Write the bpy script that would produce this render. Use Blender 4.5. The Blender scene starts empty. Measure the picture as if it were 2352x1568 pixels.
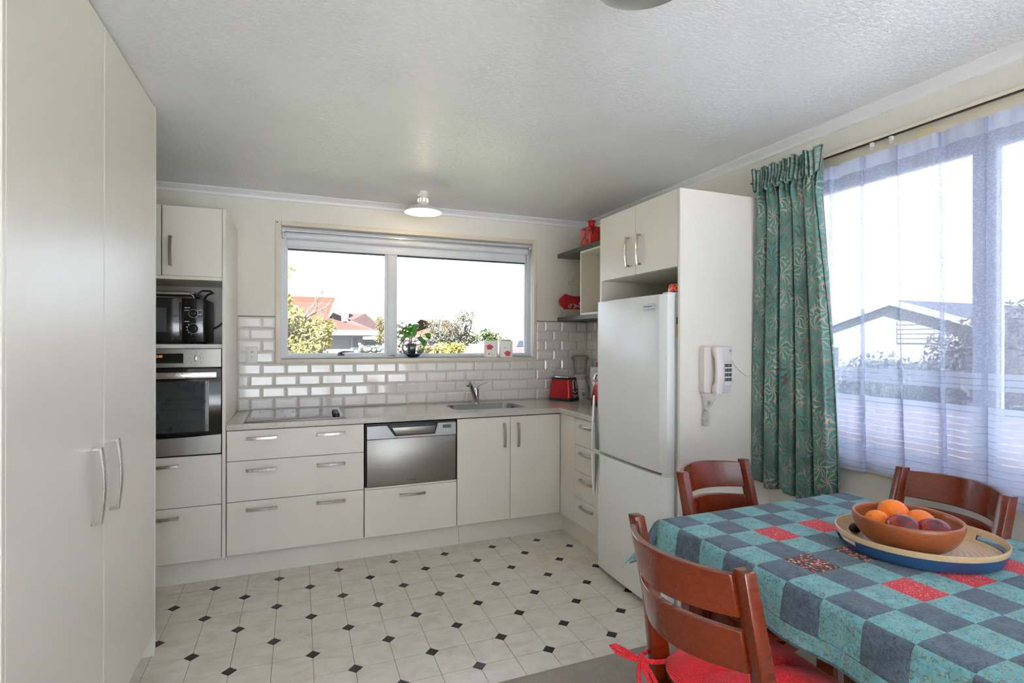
import bpy, bmesh, math, random
from mathutils import Vector, Matrix
random.seed(7)
scene = bpy.context.scene
COL = scene.collection
PI = math.pi

# ------------------------------------------------------------------ camera, sky, sun, exposure
def make_camera():
    yaw, pitch, roll = math.radians(21.7746), math.radians(-0.0089), math.radians(0.0943)
    fw = Vector((math.sin(yaw)*math.cos(pitch), math.cos(yaw)*math.cos(pitch), math.sin(pitch)))
    r = Vector((math.cos(yaw), -math.sin(yaw), 0)); u = r.cross(fw)
    r2 = r*math.cos(roll) + u*math.sin(roll); u2 = u*math.cos(roll) - r*math.sin(roll)
    cd = bpy.data.cameras.new('camera'); cd.sensor_width = 36.0; cd.lens = 1221.85*36/2352
    cd.clip_start = 0.05; cd.clip_end = 500
    co = bpy.data.objects.new('camera', cd); COL.objects.link(co)
    m = Matrix((r2, u2, -fw)).transposed().to_4x4(); m.translation = (0, 0, 1.3759)
    co.matrix_world = m
    scene.camera = co
make_camera()
SKY = 2.8
w = bpy.data.worlds.new('sky'); scene.world = w; w.use_nodes = True
bg = w.node_tree.nodes['Background']; bg.inputs[0].default_value = (0.84, 0.905, 1.06, 1); bg.inputs[1].default_value = SKY
sd = bpy.data.lights.new('sun', 'SUN'); sd.energy = 66.0; sd.angle = math.radians(2); sd.color = (.935, .95, 1.0)
so = bpy.data.objects.new('sun', sd); COL.objects.link(so)
so.rotation_euler = Vector((0.45, 0.62, -0.62)).to_track_quat('-Z', 'Y').to_euler()
vs = scene.view_settings
vs.view_transform = 'Standard'; vs.look = 'None'; vs.gamma = 1.0; vs.use_curve_mapping = False
vs.exposure = 0.55
scene.cycles.use_denoising = True
scene.cycles.max_bounces = 7; scene.cycles.diffuse_bounces = 5; scene.cycles.glossy_bounces = 3
scene.cycles.transparent_max_bounces = 10; scene.cycles.transmission_bounces = 3
scene.cycles.use_adaptive_sampling = True; scene.cycles.adaptive_threshold = 0.2; scene.cycles.adaptive_min_samples = 16
scene.cycles.caustics_reflective = False; scene.cycles.caustics_refractive = False
scene.cycles.sample_clamp_indirect = 6.0
def portal(name, loc, direction, sx, sz):
    ld = bpy.data.lights.new(name, 'AREA'); ld.shape = 'RECTANGLE'; ld.size = sx; ld.size_y = sz
    ld.cycles.is_portal = True
    o = bpy.data.objects.new(name, ld); COL.objects.link(o)
    o.location = loc; o.rotation_euler = Vector(direction).to_track_quat('-Z', 'Y').to_euler()
portal('portal_kitchen', (.84, 4.20, 1.72), (0, -1, 0), 1.95, .98)
portal('portal_dining', (2.46, .93, 1.5), (-1, 0, 0), 2.05, 1.3)
portal('portal_rear', (.55, -3.12, 1.13), (0, 1, 0), 3.1, 2.16)

# ------------------------------------------------------------------ helpers
W = {}
def thing(name, label=None, cat=None, loc=(0, 0, 0), rz=0, group=None, parent=None, kind=None):
    o = bpy.data.objects.new(name, None); COL.objects.link(o); o.empty_display_size = .05
    m = Matrix.Translation(Vector(loc)) @ Matrix.Rotation(rz, 4, 'Z')
    W[o.name] = m
    if parent is not None:
        o.parent = parent; l = W[parent.name].inverted() @ m
        o.matrix_local = l
    else:
        o.matrix_world = m
    tag(o, label, cat, group, kind)
    return o
def tag(o, label=None, cat=None, group=None, kind=None):
    if label: o['label'] = label
    if cat: o['category'] = cat
    if group: o['group'] = group
    if kind: o['kind'] = kind
    return o
def link_mesh(name, me, parent=None, loc=None, rot=None, scale=None):
    o = bpy.data.objects.new(name, me); COL.objects.link(o)
    m = Matrix.Translation(Vector(loc or (0, 0, 0)))
    if rot: m = m @ Matrix.Rotation(rot[1], 4, rot[0])
    if scale: m = m @ Matrix.Diagonal((*scale, 1))
    if parent is not None:
        o.parent = parent; o.matrix_local = W[parent.name].inverted() @ m
    else:
        o.matrix_world = m
    W[o.name] = m
    return o
class B:
    def __init__(s): s.bm = bmesh.new()
    def merge(s, t):
        me = bpy.data.meshes.new('t'); t.to_mesh(me); t.free(); s.bm.from_mesh(me); bpy.data.meshes.remove(me); return s
    def box(s, x0, x1, y0, y1, z0, z1, bev=0, seg=2, mat=None):
        t = bmesh.new()
        vs_ = [t.verts.new((x, y, z)) for z in (z0, z1) for y in (y0, y1) for x in (x0, x1)]
        for f in ((0, 2, 3, 1), (4, 5, 7, 6), (0, 1, 5, 4), (2, 6, 7, 3), (0, 4, 6, 2), (1, 3, 7, 5)): t.faces.new([vs_[i] for i in f])
        if bev > 0: bmesh.ops.bevel(t, geom=t.edges[:], offset=bev, segments=seg, affect='EDGES', profile=.5)
        if mat is not None: t.transform(mat)
        return s.merge(t)
    def cyl(s, p0, p1, r0, r1=None, n=20, cap=True):
        r1 = r0 if r1 is None else r1
        return s.tube([p0, p1], [r0, r1], n, cap=cap)
    def tube(s, pts, r, n=8, cap=True, closed=False, flat=None):
        pts = [Vector(p) for p in pts]; k = len(pts); bm = s.bm
        rr = r if isinstance(r, (list, tuple)) else [r]*k
        ring = []; prev = None
        for i, p in enumerate(pts):
            if closed: d = pts[(i+1) % k]-pts[i-1]
            else: d = pts[min(i+1, k-1)]-pts[max(i-1, 0)]
            d.normalize()
            if prev is None:
                a = Vector((0, 0, 1)) if abs(d.z) < .9 else Vector((1, 0, 0))
                uu = d.cross(a).normalized()
            else:
                uu = (prev-d*prev.dot(d)).normalized()
            vv = d.cross(uu); prev = uu
            fx, fy = flat if flat else (1, 1)
            ring.append([bm.verts.new(p+(uu*math.cos(2*PI*j/n)*fx+vv*math.sin(2*PI*j/n)*fy)*rr[i]) for j in range(n)])
        for i in range(k if closed else k-1):
            a, b = ring[i], ring[(i+1) % k]
            for j in range(n): bm.faces.new((a[j], a[(j+1) % n], b[(j+1) % n], b[j]))
        if cap and not closed:
            bm.faces.new(ring[0][::-1]); bm.faces.new(ring[-1])
        return s
    def lathe(s, prof, c=(0, 0, 0), n=32, sx=1, sy=1, rot=0, closed=False):
        bm = s.bm; c = Vector(c); rings = []
        for (r, z) in prof:
            if r < 1e-5: rings.append([bm.verts.new(c+Vector((0, 0, z)))])
            else:
                q = []
                for j in range(n):
                    a = 2*PI*j/n; x, y = r*math.cos(a)*sx, r*math.sin(a)*sy
                    q.append(bm.verts.new(c+Vector((x*math.cos(rot)-y*math.sin(rot), x*math.sin(rot)+y*math.cos(rot), z))))
                rings.append(q)
        seq = list(zip(rings, rings[1:]))+([(rings[-1], rings[0])] if closed else [])
        for a, b in seq:
            for j in range(n):
                k = (j+1) % n
                if len(a) == 1 and len(b) == 1: continue
                if len(a) == 1: bm.faces.new((a[0], b[k], b[j]))
                elif len(b) == 1: bm.faces.new((a[j], a[k], b[0]))
                else: bm.faces.new((a[j], a[k], b[k], b[j]))
        return s
    def prism(s, poly, axis, a0, a1, bev=0, seg=2):
        t = bmesh.new()
        def P(q, a):
            return {'X': (a, q[0], q[1]), 'Y': (q[0], a, q[1]), 'Z': (q[0], q[1], a)}[axis]
        l = [t.verts.new(P(q, a0)) for q in poly]; h = [t.verts.new(P(q, a1)) for q in poly]; n = len(poly)
        t.faces.new(l[::-1]); t.faces.new(h)
        for i in range(n): t.faces.new((l[i], l[(i+1) % n], h[(i+1) % n], h[i]))
        bmesh.ops.recalc_face_normals(t, faces=t.faces[:])
        if bev > 0: bmesh.ops.bevel(t, geom=t.edges[:], offset=bev, segments=seg, affect='EDGES', profile=.5)
        return s.merge(t)
    def sphere(s, c, r, sx=1, sy=1, sz=1, u=20, v=12):
        t = bmesh.new(); bmesh.ops.create_uvsphere(t, u_segments=u, v_segments=v, radius=r)
        for q in t.verts: q.co = Vector((q.co.x*sx, q.co.y*sy, q.co.z*sz))+Vector(c)
        return s.merge(t)
    def poly(s, pts):
        s.bm.faces.new([s.bm.verts.new(p) for p in pts]); return s
    def grid(s, f, nu, nv, uv=True):
        """f(u,v)->xyz for u,v in 0..1, with a UV layer"""
        bm = s.bm; L = bm.loops.layers.uv.verify()
        V = [[bm.verts.new(f(i/nu, j/nv)) for j in range(nv+1)] for i in range(nu+1)]
        for i in range(nu):
            for j in range(nv):
                fc = bm.faces.new((V[i][j], V[i+1][j], V[i+1][j+1], V[i][j+1]))
                for lp, (a, b) in zip(fc.loops, ((i, j), (i+1, j), (i+1, j+1), (i, j+1))): lp[L].uv = (a/nu, b/nv)
        return s
    def xf(s, m): s.bm.transform(m); return s
    def obj(s, name, mat, parent=None, smooth=35, local=False, recalc=True):
        bm = s.bm
        if recalc: bmesh.ops.recalc_face_normals(bm, faces=bm.faces[:])
        if local:
            base = W[parent.name] if parent is not None else Matrix()
        else:
            # origin at the base centre of the mesh
            xs = [v.co for v in bm.verts]
            lo = Vector((min(v[i] for v in xs) for i in range(3))); hi = Vector((max(v[i] for v in xs) for i in range(3)))
            base = Matrix.Translation(((lo.x+hi.x)/2, (lo.y+hi.y)/2, lo.z))
            bm.transform(base.inverted())
        me = bpy.data.meshes.new(name); bm.to_mesh(me); bm.free()
        if mat is not None: me.materials.append(mat)
        if smooth: 
            me.shade_smooth(); me.set_sharp_from_angle(angle=math.radians(smooth))
        o = bpy.data.objects.new(name, me); COL.objects.link(o)
        if parent is not None:
            o.parent = parent; o.matrix_local = W[parent.name].inverted() @ base
        else: o.matrix_world = base
        W[o.name] = base
        return o
def copy_part(o, parent, m):
    """copy of one object placed at world matrix m"""
    c = o.copy(); COL.objects.link(c); c.parent = parent
    if parent is not None: c.matrix_local = W[parent.name].inverted() @ m
    else: c.matrix_world = m
    W[c.name] = m
    return c
def copy_tree(o, m, parent=None):
    c = copy_part(o, parent, m)
    inv = W[o.name].inverted()
    for ch in list(o.children): copy_tree(ch, m @ inv @ W[ch.name], c)
    return c
def text_obj(name, s, size, mat, parent, m, depth=.0004):
    cu = bpy.data.curves.new('t', 'FONT'); cu.body = s; cu.size = size; cu.align_x = 'CENTER'; cu.align_y = 'CENTER'; cu.extrude = depth; cu.resolution_u = 2
    t = bpy.data.objects.new('t', cu); COL.objects.link(t)
    me = bpy.data.meshes.new_from_object(t); bpy.data.objects.remove(t); bpy.data.curves.remove(cu)
    me.materials.clear(); me.materials.append(mat)
    o = bpy.data.objects.new(name, me); COL.objects.link(o)
    o.parent = parent; o.matrix_local = W[parent.name].inverted() @ m; W[o.name] = m
    return o
def FY(x, y, z):   # frame of a face looking towards -Y
    return Matrix.Translation((x, y, z)) @ Matrix.Rotation(PI/2, 4, 'X')
def FX(x, y, z):   # frame of a face looking towards -X
    return Matrix.Translation((x, y, z)) @ Matrix.Rotation(-PI/2, 4, 'Z') @ Matrix.Rotation(PI/2, 4, 'X')

# ------------------------------------------------------------------ materials
def lin(c):
    return tuple(((v/12.92) if v <= .04045 else ((v+.055)/1.055)**2.4) for v in (x/255 for x in c))
class N:
    """small node-building helper on one material"""
    def __init__(s, name):
        s.m = bpy.data.materials.new(name); s.m.use_nodes = True; s.t = s.m.node_tree; s.b = s.t.nodes['Principled BSDF']; s.out = s.t.nodes['Material Output']
        s._pos = None
    def n(s, typ, **kw):
        q = s.t.nodes.new(typ)
        for k, v in kw.items():
            if k.startswith('i_'): 
                key = k[2:]; key = int(key) if key.isdigit() else key.replace('_', ' ')
                q.inputs[key].default_value = v
            else: setattr(q, k, v)
        return q
    def l(s, a, b): s.t.links.new(a, b)
    def pos(s, mode='POS', scale=(1, 1, 1), rot=(0, 0, 0)):
        if mode == 'POS': o = s.n('ShaderNodeNewGeometry').outputs['Position']
        elif mode == 'OBJ': o = s.n('ShaderNodeTexCoord').outputs['Object']
        else: o = s.n('ShaderNodeTexCoord').outputs['UV']
        mp = s.n('ShaderNodeMapping'); mp.inputs['Scale'].default_value = scale; mp.inputs['Rotation'].default_value = rot
        s.l(o, mp.inputs['Vector']); return mp.outputs[0]
    def noise(s, vec, scale, detail=3, rough=.55, dist=0):
        q = s.n('ShaderNodeTexNoise'); q.inputs['Scale'].default_value = scale; q.inputs['Detail'].default_value = detail; q.inputs['Roughness'].default_value = rough; q.inputs['Distortion'].default_value = dist
        s.l(vec, q.inputs['Vector']); return q.outputs['Fac']
    def ramp(s, fac, stops, interp='LINEAR'):
        q = s.n('ShaderNodeValToRGB'); q.color_ramp.interpolation = interp; e = q.color_ramp.elements
        while len(e) < len(stops): e.new(.5)
        for el, (p, c) in zip(e, stops): el.position = p; el.color = (*c, 1) if len(c) == 3 else c
        s.l(fac, q.inputs[0]); return q.outputs[0]
    def mix(s, fac, a, b, mode='MIX'):
        q = s.n('ShaderNodeMix', data_type='RGBA', blend_type=mode)
        for sock, v in ((q.inputs[0], fac), (q.inputs[6], a), (q.inputs[7], b)):
            if hasattr(v, 'is_linked') or hasattr(v, 'links'): s.l(v, sock)
            elif isinstance(v, (int, float)): sock.default_value = v
            else: sock.default_value = (*v, 1) if len(v) == 3 else v
        return q.outputs[2]
    def math(s, op, a, b=None, c=None):
        q = s.n('ShaderNodeMath', operation=op)
        for i, v in enumerate((a, b, c)):
            if v is None: continue
            if isinstance(v, (int, float)): q.inputs[i].default_value = v
            else: s.l(v, q.inputs[i])
        return q.outputs[0]
    def bump(s, h, strength=.3, dist=.01):
        q = s.n('ShaderNodeBump'); q.inputs['Strength'].default_value = strength; q.inputs['Distance'].default_value = dist
        s.l(h, q.inputs['Height']); s.l(q.outputs[0], s.b.inputs['Normal']); return q
    def set(s, **kw):
        for k, v in kw.items():
            k = k.replace('_', ' ')
            sock = s.b.inputs[k]
            if hasattr(v, 'links'): s.l(v, sock)
            elif isinstance(v, tuple) and len(v) == 3: sock.default_value = (*v, 1)
            else: sock.default_value = v
        return s
def plain(name, c, rough=.5, metal=0, var=.06, vscale=12, mode='POS', bump=0, bscale=200, **kw):
    """colour with slight procedural variation and optional fine relief"""
    q = N(name); v = q.pos(mode)
    c = lin(c); f = q.noise(v, vscale)
    d = tuple(max(0, x*(1-var)) for x in c); h = tuple(min(1, x*(1+var)) for x in c)
    q.set(Base_Color=q.ramp(f, [(.3, d), (.7, h)]), Roughness=rough, Metallic=metal, **kw)
    if bump: q.bump(q.noise(v, bscale, 2), bump, .002)
    return q.m
M = {}
M['cab'] = plain('cream_laminate', (230, 224, 214), .32, var=.015, vscale=5, bump=.05, bscale=300)
M['cab_edge'] = plain('laminate_edge', (216, 204, 188), .4, var=.02)
M['carcass'] = plain('cabinet_carcass', (205, 200, 190), .5, var=.02)
M['gapdark'] = plain('dark_gap', (60, 54, 48), .7)
M['white'] = plain('white_enamel', (236, 238, 236), .22, var=.01)
M['whitep'] = plain('white_plastic', (232, 230, 228), .35, var=.015)
M['alu'] = plain('white_aluminium', (226, 228, 232), .35, var=.02)
M['dkalu'] = plain('dark_frame_gasket', (40, 56, 78), .45)
M['black'] = plain('black_gloss', (12, 14, 14), .12, var=.1)
M['blackm'] = plain('black_matt', (24, 25, 26), .45, var=.1)
M['rubber'] = plain('dark_rubber', (30, 30, 30), .7)
M['chrome'] = plain('chrome', (215, 218, 222), .12, metal=1, var=.02)
M['charcoal'] = plain('charcoal_board', (72, 74, 74), .4, var=.04)
M['silver'] = plain('silver_plastic', (178, 180, 182), .35, metal=.4, var=.03)
def brushed(name, c, rough=.28, axis=(1, 1, 90), bs=.12):
    q = N(name); v = q.pos('POS', axis)
    f = q.noise(v, 14, 4, .6)
    cc = lin(c)
    q.set(Base_Color=q.ramp(f, [(.25, tuple(x*.88 for x in cc)), (.75, cc)]), Metallic=1.0, Roughness=q.ramp(f, [(.3, (rough*.8,)*3), (.7, (rough*1.3,)*3)]))
    q.bump(f, bs, .0006); return q.m
M['steel'] = brushed('brushed_steel', (150, 147, 142), .34, (2, 2, 120))
M['steelh'] = brushed('brushed_nickel_handle', (196, 190, 182), .24, (60, 60, 6), .05)
M['steels'] = plain('sink_steel', (150, 152, 152), .26, metal=1, var=.03)
# wallpaper
q = N('wallpaper_cream'); v = q.pos('POS', (60, 60, 3)); f = q.noise(v, 4, 4, .65); c = lin((234, 230, 219))
q.set(Base_Color=q.ramp(f, [(.3, tuple(x*.955 for x in c)), (.7, c)]), Roughness=.6); q.bump(f, .14, .002); M['wall'] = q.m
# stippled ceiling
q = N('stippled_ceiling'); v = q.pos('POS', (1, 2.1, 1), (0, 0, .38)); f = q.noise(v, 62, 2, .5, 1.0)
rd = q.math('ABSOLUTE', q.math('SUBTRACT', f, .5)); g = q.ramp(rd, [(.0, (1, 1, 1)), (.05, (.55, .55, .55)), (.13, (0, 0, 0))])
brk = q.ramp(q.noise(v, 40, 1), [(.40, (0, 0, 0)), (.55, (1, 1, 1))])
q.set(Base_Color=q.ramp(q.noise(q.pos(), 2.0), [(.3, lin((240, 240, 242))), (.7, lin((247, 247, 249)))]), Roughness=.36); q.bump(q.math('MULTIPLY', g, brk), .62, .005); M['ceil'] = q.m
M['cornice'] = plain('white_cornice', (238, 238, 240), .4, var=.01)
M['casing'] = plain('cream_casing', (226, 216, 196), .4, var=.02)
M['tile'] = plain('white_glazed_tile', (234, 229, 224), .07, var=.012, vscale=2, Coat_Weight=.3)
M['grout'] = plain('pale_grout', (212, 206, 198), .8, var=.05, vscale=60)
# worktop stone
q = N('speckled_stone'); v = q.pos(); a = q.noise(v, 260, 2, .6); b = q.noise(v, 90, 2)
c1 = q.ramp(a, [(.36, lin((150, 142, 132))), (.46, lin((196, 190, 182))), (.60, lin((204, 198, 190))), (.68, lin((230, 226, 220)))])
q.set(Base_Color=q.mix(.35, c1, q.ramp(b, [(.3, lin((184, 178, 170))), (.7, lin((206, 200, 193)))])), Roughness=.09, Coat_Weight=.25); M['stone'] = q.m
# vinyl
q = N('vinyl_pale'); v = q.pos('POS', (1, 1.6, 1), (0, 0, .6)); f = q.noise(v, 9, 5, .62, .8); g = q.noise(q.pos(), 2.2, 2)
c1 = q.ramp(f, [(.28, lin((208, 198, 182))), (.55, lin((232, 227, 216))), (.75, lin((238, 234, 225)))])
q.set(Base_Color=q.mix(.3, c1, q.ramp(g, [(.3, lin((222, 212, 194))), (.7, lin((234, 230, 222)))])), Roughness=.3); q.bump(f, .05, .002); M['vinyl'] = q.m
M['vinylb'] = plain('vinyl_black', (26, 24, 22), .3, var=.2, vscale=60)
M['vinylj'] = plain('vinyl_joint', (128, 118, 106), .5)
# carpet
q = N('carpet_taupe'); v = q.pos(); f = q.noise(v, 380, 2, .7); g = q.noise(v, 11, 4, .6)
c1 = q.ramp(g, [(.3, lin((164, 152, 142))), (.7, lin((188, 177, 168)))])
q.set(Base_Color=q.mix(.5, c1, q.ramp(f, [(.3, lin((136, 125, 116))), (.7, lin((208, 197, 188)))])), Roughness=.95); q.bump(f, .8, .006); M['carpet'] = q.m
# glass
def glass_mat(name, tint=(1, 1, 1), refl=1.0, rough=0.0):
    q = N(name); t = q.t; t.nodes.remove(q.b)
    tr = q.n('ShaderNodeBsdfTransparent'); tr.inputs[0].default_value = (*tint, 1)
    gl = q.n('ShaderNodeBsdfGlossy'); gl.inputs['Roughness'].default_value = rough
    fr = q.n('ShaderNodeFresnel'); fr.inputs[0].default_value = 1.45
    mx = q.n('ShaderNodeMixShader'); f = q.math('MULTIPLY', fr.outputs[0], refl)
    q.l(f, mx.inputs[0]); q.l(tr.outputs[0], mx.inputs[1]); q.l(gl.outputs[0], mx.inputs[2]); q.l(mx.outputs[0], q.out.inputs[0]); return q.m
M['glass'] = glass_mat('window_glass', (.97, .985, .98), .7)
M['glassware'] = glass_mat('clear_glassware', (.985, .99, .995), .8)
M['glassblue'] = glass_mat('blue_tinted_glass', (.80, .89, .99), .5)
M['jar'] = glass_mat('blender_plastic', (.965, .955, .96), .8, .05)
# wood
def wood(name, a, b, rough=.22, scale=1.0, mode='OBJ', axis=(4, 40, 40), coat=.4):
    q = N(name); v = q.pos(mode, axis); f = q.noise(v, 3*scale, 5, .6, .6); g = q.noise(q.pos(mode), 5*scale, 3)
    c1 = q.ramp(f, [(.25, lin(a)), (.75, lin(b))])
    q.set(Base_Color=q.mix(.35, c1, q.ramp(g, [(.3, lin(a)), (.7, lin(b))])), Roughness=rough, Coat_Weight=coat, Coat_Roughness=.12); q.bump(f, .04, .002); return q.m
M['chair'] = wood('mahogany_stain', (70, 19, 3), (132, 46, 9), .2)
M['bowl'] = wood('bowl_wood', (118, 58, 26), (172, 96, 50), .35, 2, 'OBJ', (30, 5, 30), .1)
M['bamboo'] = wood('bamboo', (196, 164, 120), (226, 200, 160), .4, 1, 'OBJ', (8, 60, 60), .1)
M['blue'] = plain('blue_lacquer', (44, 78, 122), .4, var=.04, mode='OBJ')
# ================================================================== THE ROOM
XL, XR, YF, YB, ZC = -1.25, 2.313, -3.0, 4.04, 2.4
def struct(o, label=None): return tag(o, label, None, None, 'structure')
# floor: vinyl with every printed tile, and carpet in the dining area
fl = struct(thing('floor', 'pale vinyl floor with small black diamond insets', None, (0.5, 3, 0)))
B().box(XL, XR, 2.0, YB, -.06, -.0022).obj('floor_base', M['vinylj'], fl, 0)
GX, GY, X0, Y0 = .1636, .1732, -.434, 3.36
cut, jt = .030, .0011
mesh_cache = {}
def tile_mesh(par, dx0, dx1, dy0, dy1):
    """one pale cell with the two corners that meet a black diamond cut off; clipped to the floor edge"""
    key = (par, round(dx0, 4), round(dx1, 4), round(dy0, 4), round(dy1, 4))
    if key in mesh_cache: return mesh_cache[key]
    hx, hy = GX-jt, GY-jt; c = cut
    if par == 0: pts = [(jt+c, jt), (hx, jt), (hx, hy-c), (hx-c, hy), (jt, hy), (jt, jt+c)]
    else: pts = [(jt, jt), (hx-c, jt), (hx, jt+c), (hx, hy), (jt+c, hy), (jt, hy-c)]
    def clip(p, ax, lim, keep_gt):
        out = []
        for i in range(len(p)):
            a, b = p[i-1], p[i]; ia = (a[ax] >= lim) == keep_gt; ib = (b[ax] >= lim) == keep_gt
            if ia != ib:
                t = (lim-a[ax])/(b[ax]-a[ax]); out.append((a[0]+(b[0]-a[0])*t, a[1]+(b[1]-a[1])*t))
            if ib: out.append(b)
        return out
    for ax, lim, g in ((0, dx0, True), (0, dx1, False), (1, dy0, True), (1, dy1, False)):
        pts = clip(pts, ax, lim, g)
        if len(pts) < 3: mesh_cache[key] = None; return None
    b = B().prism(pts, 'Z', -.0022, 0); me = bpy.data.meshes.new('tile'); b.bm.to_mesh(me); b.bm.free(); me.materials.append(M['vinyl'])
    mesh_cache[key] = me; return me
db = B().prism([(-cut+.001, 0), (0, -cut+.001), (cut-.001, 0), (0, cut-.001)], 'Z', -.0022, .0002); dme = bpy.data.meshes.new('diamond'); db.bm.to_mesh(dme); db.bm.free(); dme.materials.append(M['vinylb'])
for i in range(-5, 17):
    for j in range(-6, 9):
        x, y = X0+i*GX, Y0-j*GY          # lower-left grid node of the cell
        if x+GX < -.9 or x > 1.82 or y+GY < 2.0 or y > 3.6: continue
        if x > 1.0 and x+0 > 2.2: continue
        me = tile_mesh((i+j) % 2, 0, GX, max(0, 2.004-y), GY)
        if me: link_mesh('tile', me, fl, (x, y, 0))
        if (i+j) % 2 == 0 and y > 2.03: link_mesh('black_inset', dme, fl, (x, y, 0))
cp = B(); cp.box(XL, XR, YF, 2.0, -.06, .004)
struct(cp.obj('floor_carpet', M['carpet'], None, 0), 'taupe cut pile carpet under the dining table')
B().box(.2, 1.75, 1.994, 2.006, 0, .006, .002, 1).obj('trim_1', M['carpet'], None)
struct(bpy.data.objects['trim_1'], 'thin carpet edge strip between vinyl and carpet')
# ceiling
struct(B().box(XL-.1, XR+.15, YF-.1, YB+.15, ZC, ZC+.1).obj('ceiling', M['ceil'], None, 0), 'white stippled plaster ceiling')
# walls (openings left for the windows)
def wall_y(name, y0, y1, x0, x1, hole, label):
    hx0, hx1, hz0, hz1 = hole; b = B()
    b.box(x0, hx0, y0, y1, -.06, ZC); b.box(hx1, x1, y0, y1, -.06, ZC); b.box(hx0, hx1, y0, y1, -.06, hz0); b.box(hx0, hx1, y0, y1, hz1, ZC)
    return struct(b.obj(name, M['wall'], None, 0), label)
wb = wall_y('wall_back', YB, YB+.14, XL-.1, XR+.14, (-.121, 1.80, 1.248, 2.182), 'cream papered kitchen wall with white subway tiles')
wall_y('wall_front', YF-.14, YF, XL-.1, XR+.14, (-1.0, 2.1, .05, 2.2), 'cream papered wall behind the viewer with large window')
b = B(); hy0, hy1, hz0, hz1 = -.12, 1.98, .862, 2.165
b.box(XR, XR+.14, YF, hy0, -.06, ZC); b.box(XR, XR+.14, hy1, YB, -.06, ZC); b.box(XR, XR+.14, hy0, hy1, -.06, hz0); b.box(XR, XR+.14, hy0, hy1, hz1, ZC)
wr = struct(b.obj('wall_right', M['wall'], None, 0), 'cream papered wall with the net curtained window')
struct(B().box(XL-.1, XL, YF, YB, -.06, ZC).obj('wall_left', M['wall'], None, 0), 'cream wall behind the tall pantry')
# cornices: little stepped cove
def cornice_prof(s): return [(0, ZC), (.040*s, ZC), (.040*s, ZC-.006), (.030*s, ZC-.014), (.012*s, ZC-.030), (.009*s, ZC-.046), (0, ZC-.050)]
b = B().prism([(YB+a, z) for a, z in cornice_prof(-1)], 'X', XL, XR); struct(b.obj('trim_2', M['cornice']), 'white cornice above the kitchen window wall')
b = B().prism([(XR+a, z) for a, z in cornice_prof(-1)], 'Y', YF, YB); struct(b.obj('trim_3', M['cornice']), 'white cornice above the curtained wall')
b = B().prism([(YF+a, z) for a, z in cornice_prof(1)], 'X', XL, XR); struct(b.obj('trim_4', M['cornice']), 'white cornice on the wall behind the viewer')
# baseboard on right wall
struct(B().box(XR-.012, XR, YF, 2.09, 0, .085, .004, 1).obj('baseboard_right', M['cornice']), 'white skirting board under the curtained window')
# subway tiles -----------------------------------------------------
TP, TZ, tz0 = .1533, .0803, .9
B().box(-.39, XR, YB-.005, YB, .9, 1.217).box(-.39, -.156, YB-.005, YB, 1.217, 1.541).box(1.83, XR, YB-.005, YB, 1.217, 1.541).obj('grout', M['grout'], wb, 0)
B().box(XR-.005, XR, 3.35, YB-.005, .9, 1.541).obj('grout', M['grout'], wr, 0)
tcache = {}
def subway(w_, h_):
    k = (round(w_, 3), round(h_, 3))
    if k in tcache: return tcache[k]
    g = .0012; x0, x1, z0, z1 = g, w_-g, g, h_-g; bv = min(.013, (x1-x0)*.3)
    bm = bmesh.new(); d0, d1 = -.004, -.0095      # rim and raised centre, towards -Y
    def ring(x0, x1, z0, z1, y): return [bm.verts.new(p) for p in ((x0, y, z0), (x1, y, z0), (x1, y, z1), (x0, y, z1))]
    rs = [ring(x0, x1, z0, z1, 0), ring(x0, x1, z0, z1, d0), ring(x0+bv, x1-bv, z0+bv, z1-bv, d1)]
    for a, c in zip(rs, rs[1:]):
        for i in range(4): bm.faces.new((a[i], a[(i+1) % 4], c[(i+1) % 4], c[i]))
    bm.faces.new(rs[-1]); bmesh.ops.recalc_face_normals(bm, faces=bm.faces[:])
    me = bpy.data.meshes.new('tile'); bm.to_mesh(me); bm.free(); me.materials.append(M['tile']); tcache[k] = me; return me
for r in range(8):
    z = tz0+TZ*r; off = .372 if r % 2 else .449
    spans = [(-.39, XR-.005)] if r < 4 else [(-.39, -.1555), (1.8296, XR-.005)]
    for s0, s1 in spans:
        k = math.floor((s0-off)/TP)
        while off+k*TP < s1:
            a, c = max(s0, off+k*TP), min(s1, off+(k+1)*TP); k += 1
            if c-a > .012:
                h = TZ if not (r == 3 and a < 1.83 and c > -.156) else TZ-.004
                link_mesh('tile', subway(c-a, h), wb, (a, YB-.005, z))
    off = 4.03-(.0767 if r % 2 else 0); y = 4.03
    # return on the right wall
    edges = [4.03] + [4.03-(TP if r % 2 else TP/2)-TP*i for i in range(5)]
    for a, c in zip(edges, edges[1:]):
        if a-c > .012 and c > 3.34:
            link_mesh('tile', subway(a-c, TZ), wr, (XR-.005, a, z), rot=('Z', -PI/2))
B().box(-.39, -.156, YB-.011, YB, 1.5425, 1.547).box(1.83, XR, YB-.011, YB, 1.5425, 1.547).obj('tile_trim', M['charcoal'], wb, 0)

# ------------------------------------------------------------------ kitchen window
w1 = struct(thing('window_1', 'white aluminium kitchen window in cream casing over the sink', None, (.84, YB, 1.217)))
def casing(p, name, x0, x1, z0, z1): B().box(x0, x1, YB-.016, YB, z0, z1, .004, 2).obj(name, M['casing'], p)
casing(w1, 'casing', -.1555, -.121, 1.217, 2.214); casing(w1, 'casing', 1.80, 1.8296, 1.217, 2.214)
casing(w1, 'casing', -.121, 1.80, 2.182, 2.214)
B().box(-.121, 1.80, YB-.020, YB+.10, 1.217, 1.248, .004, 2).obj('window_sill', M['casing'], w1)
B().box(-.148, -.140, YB-.0165, YB-.0155, 2.196, 2.204).obj('nail_hole', M['blackm'], w1)
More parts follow.
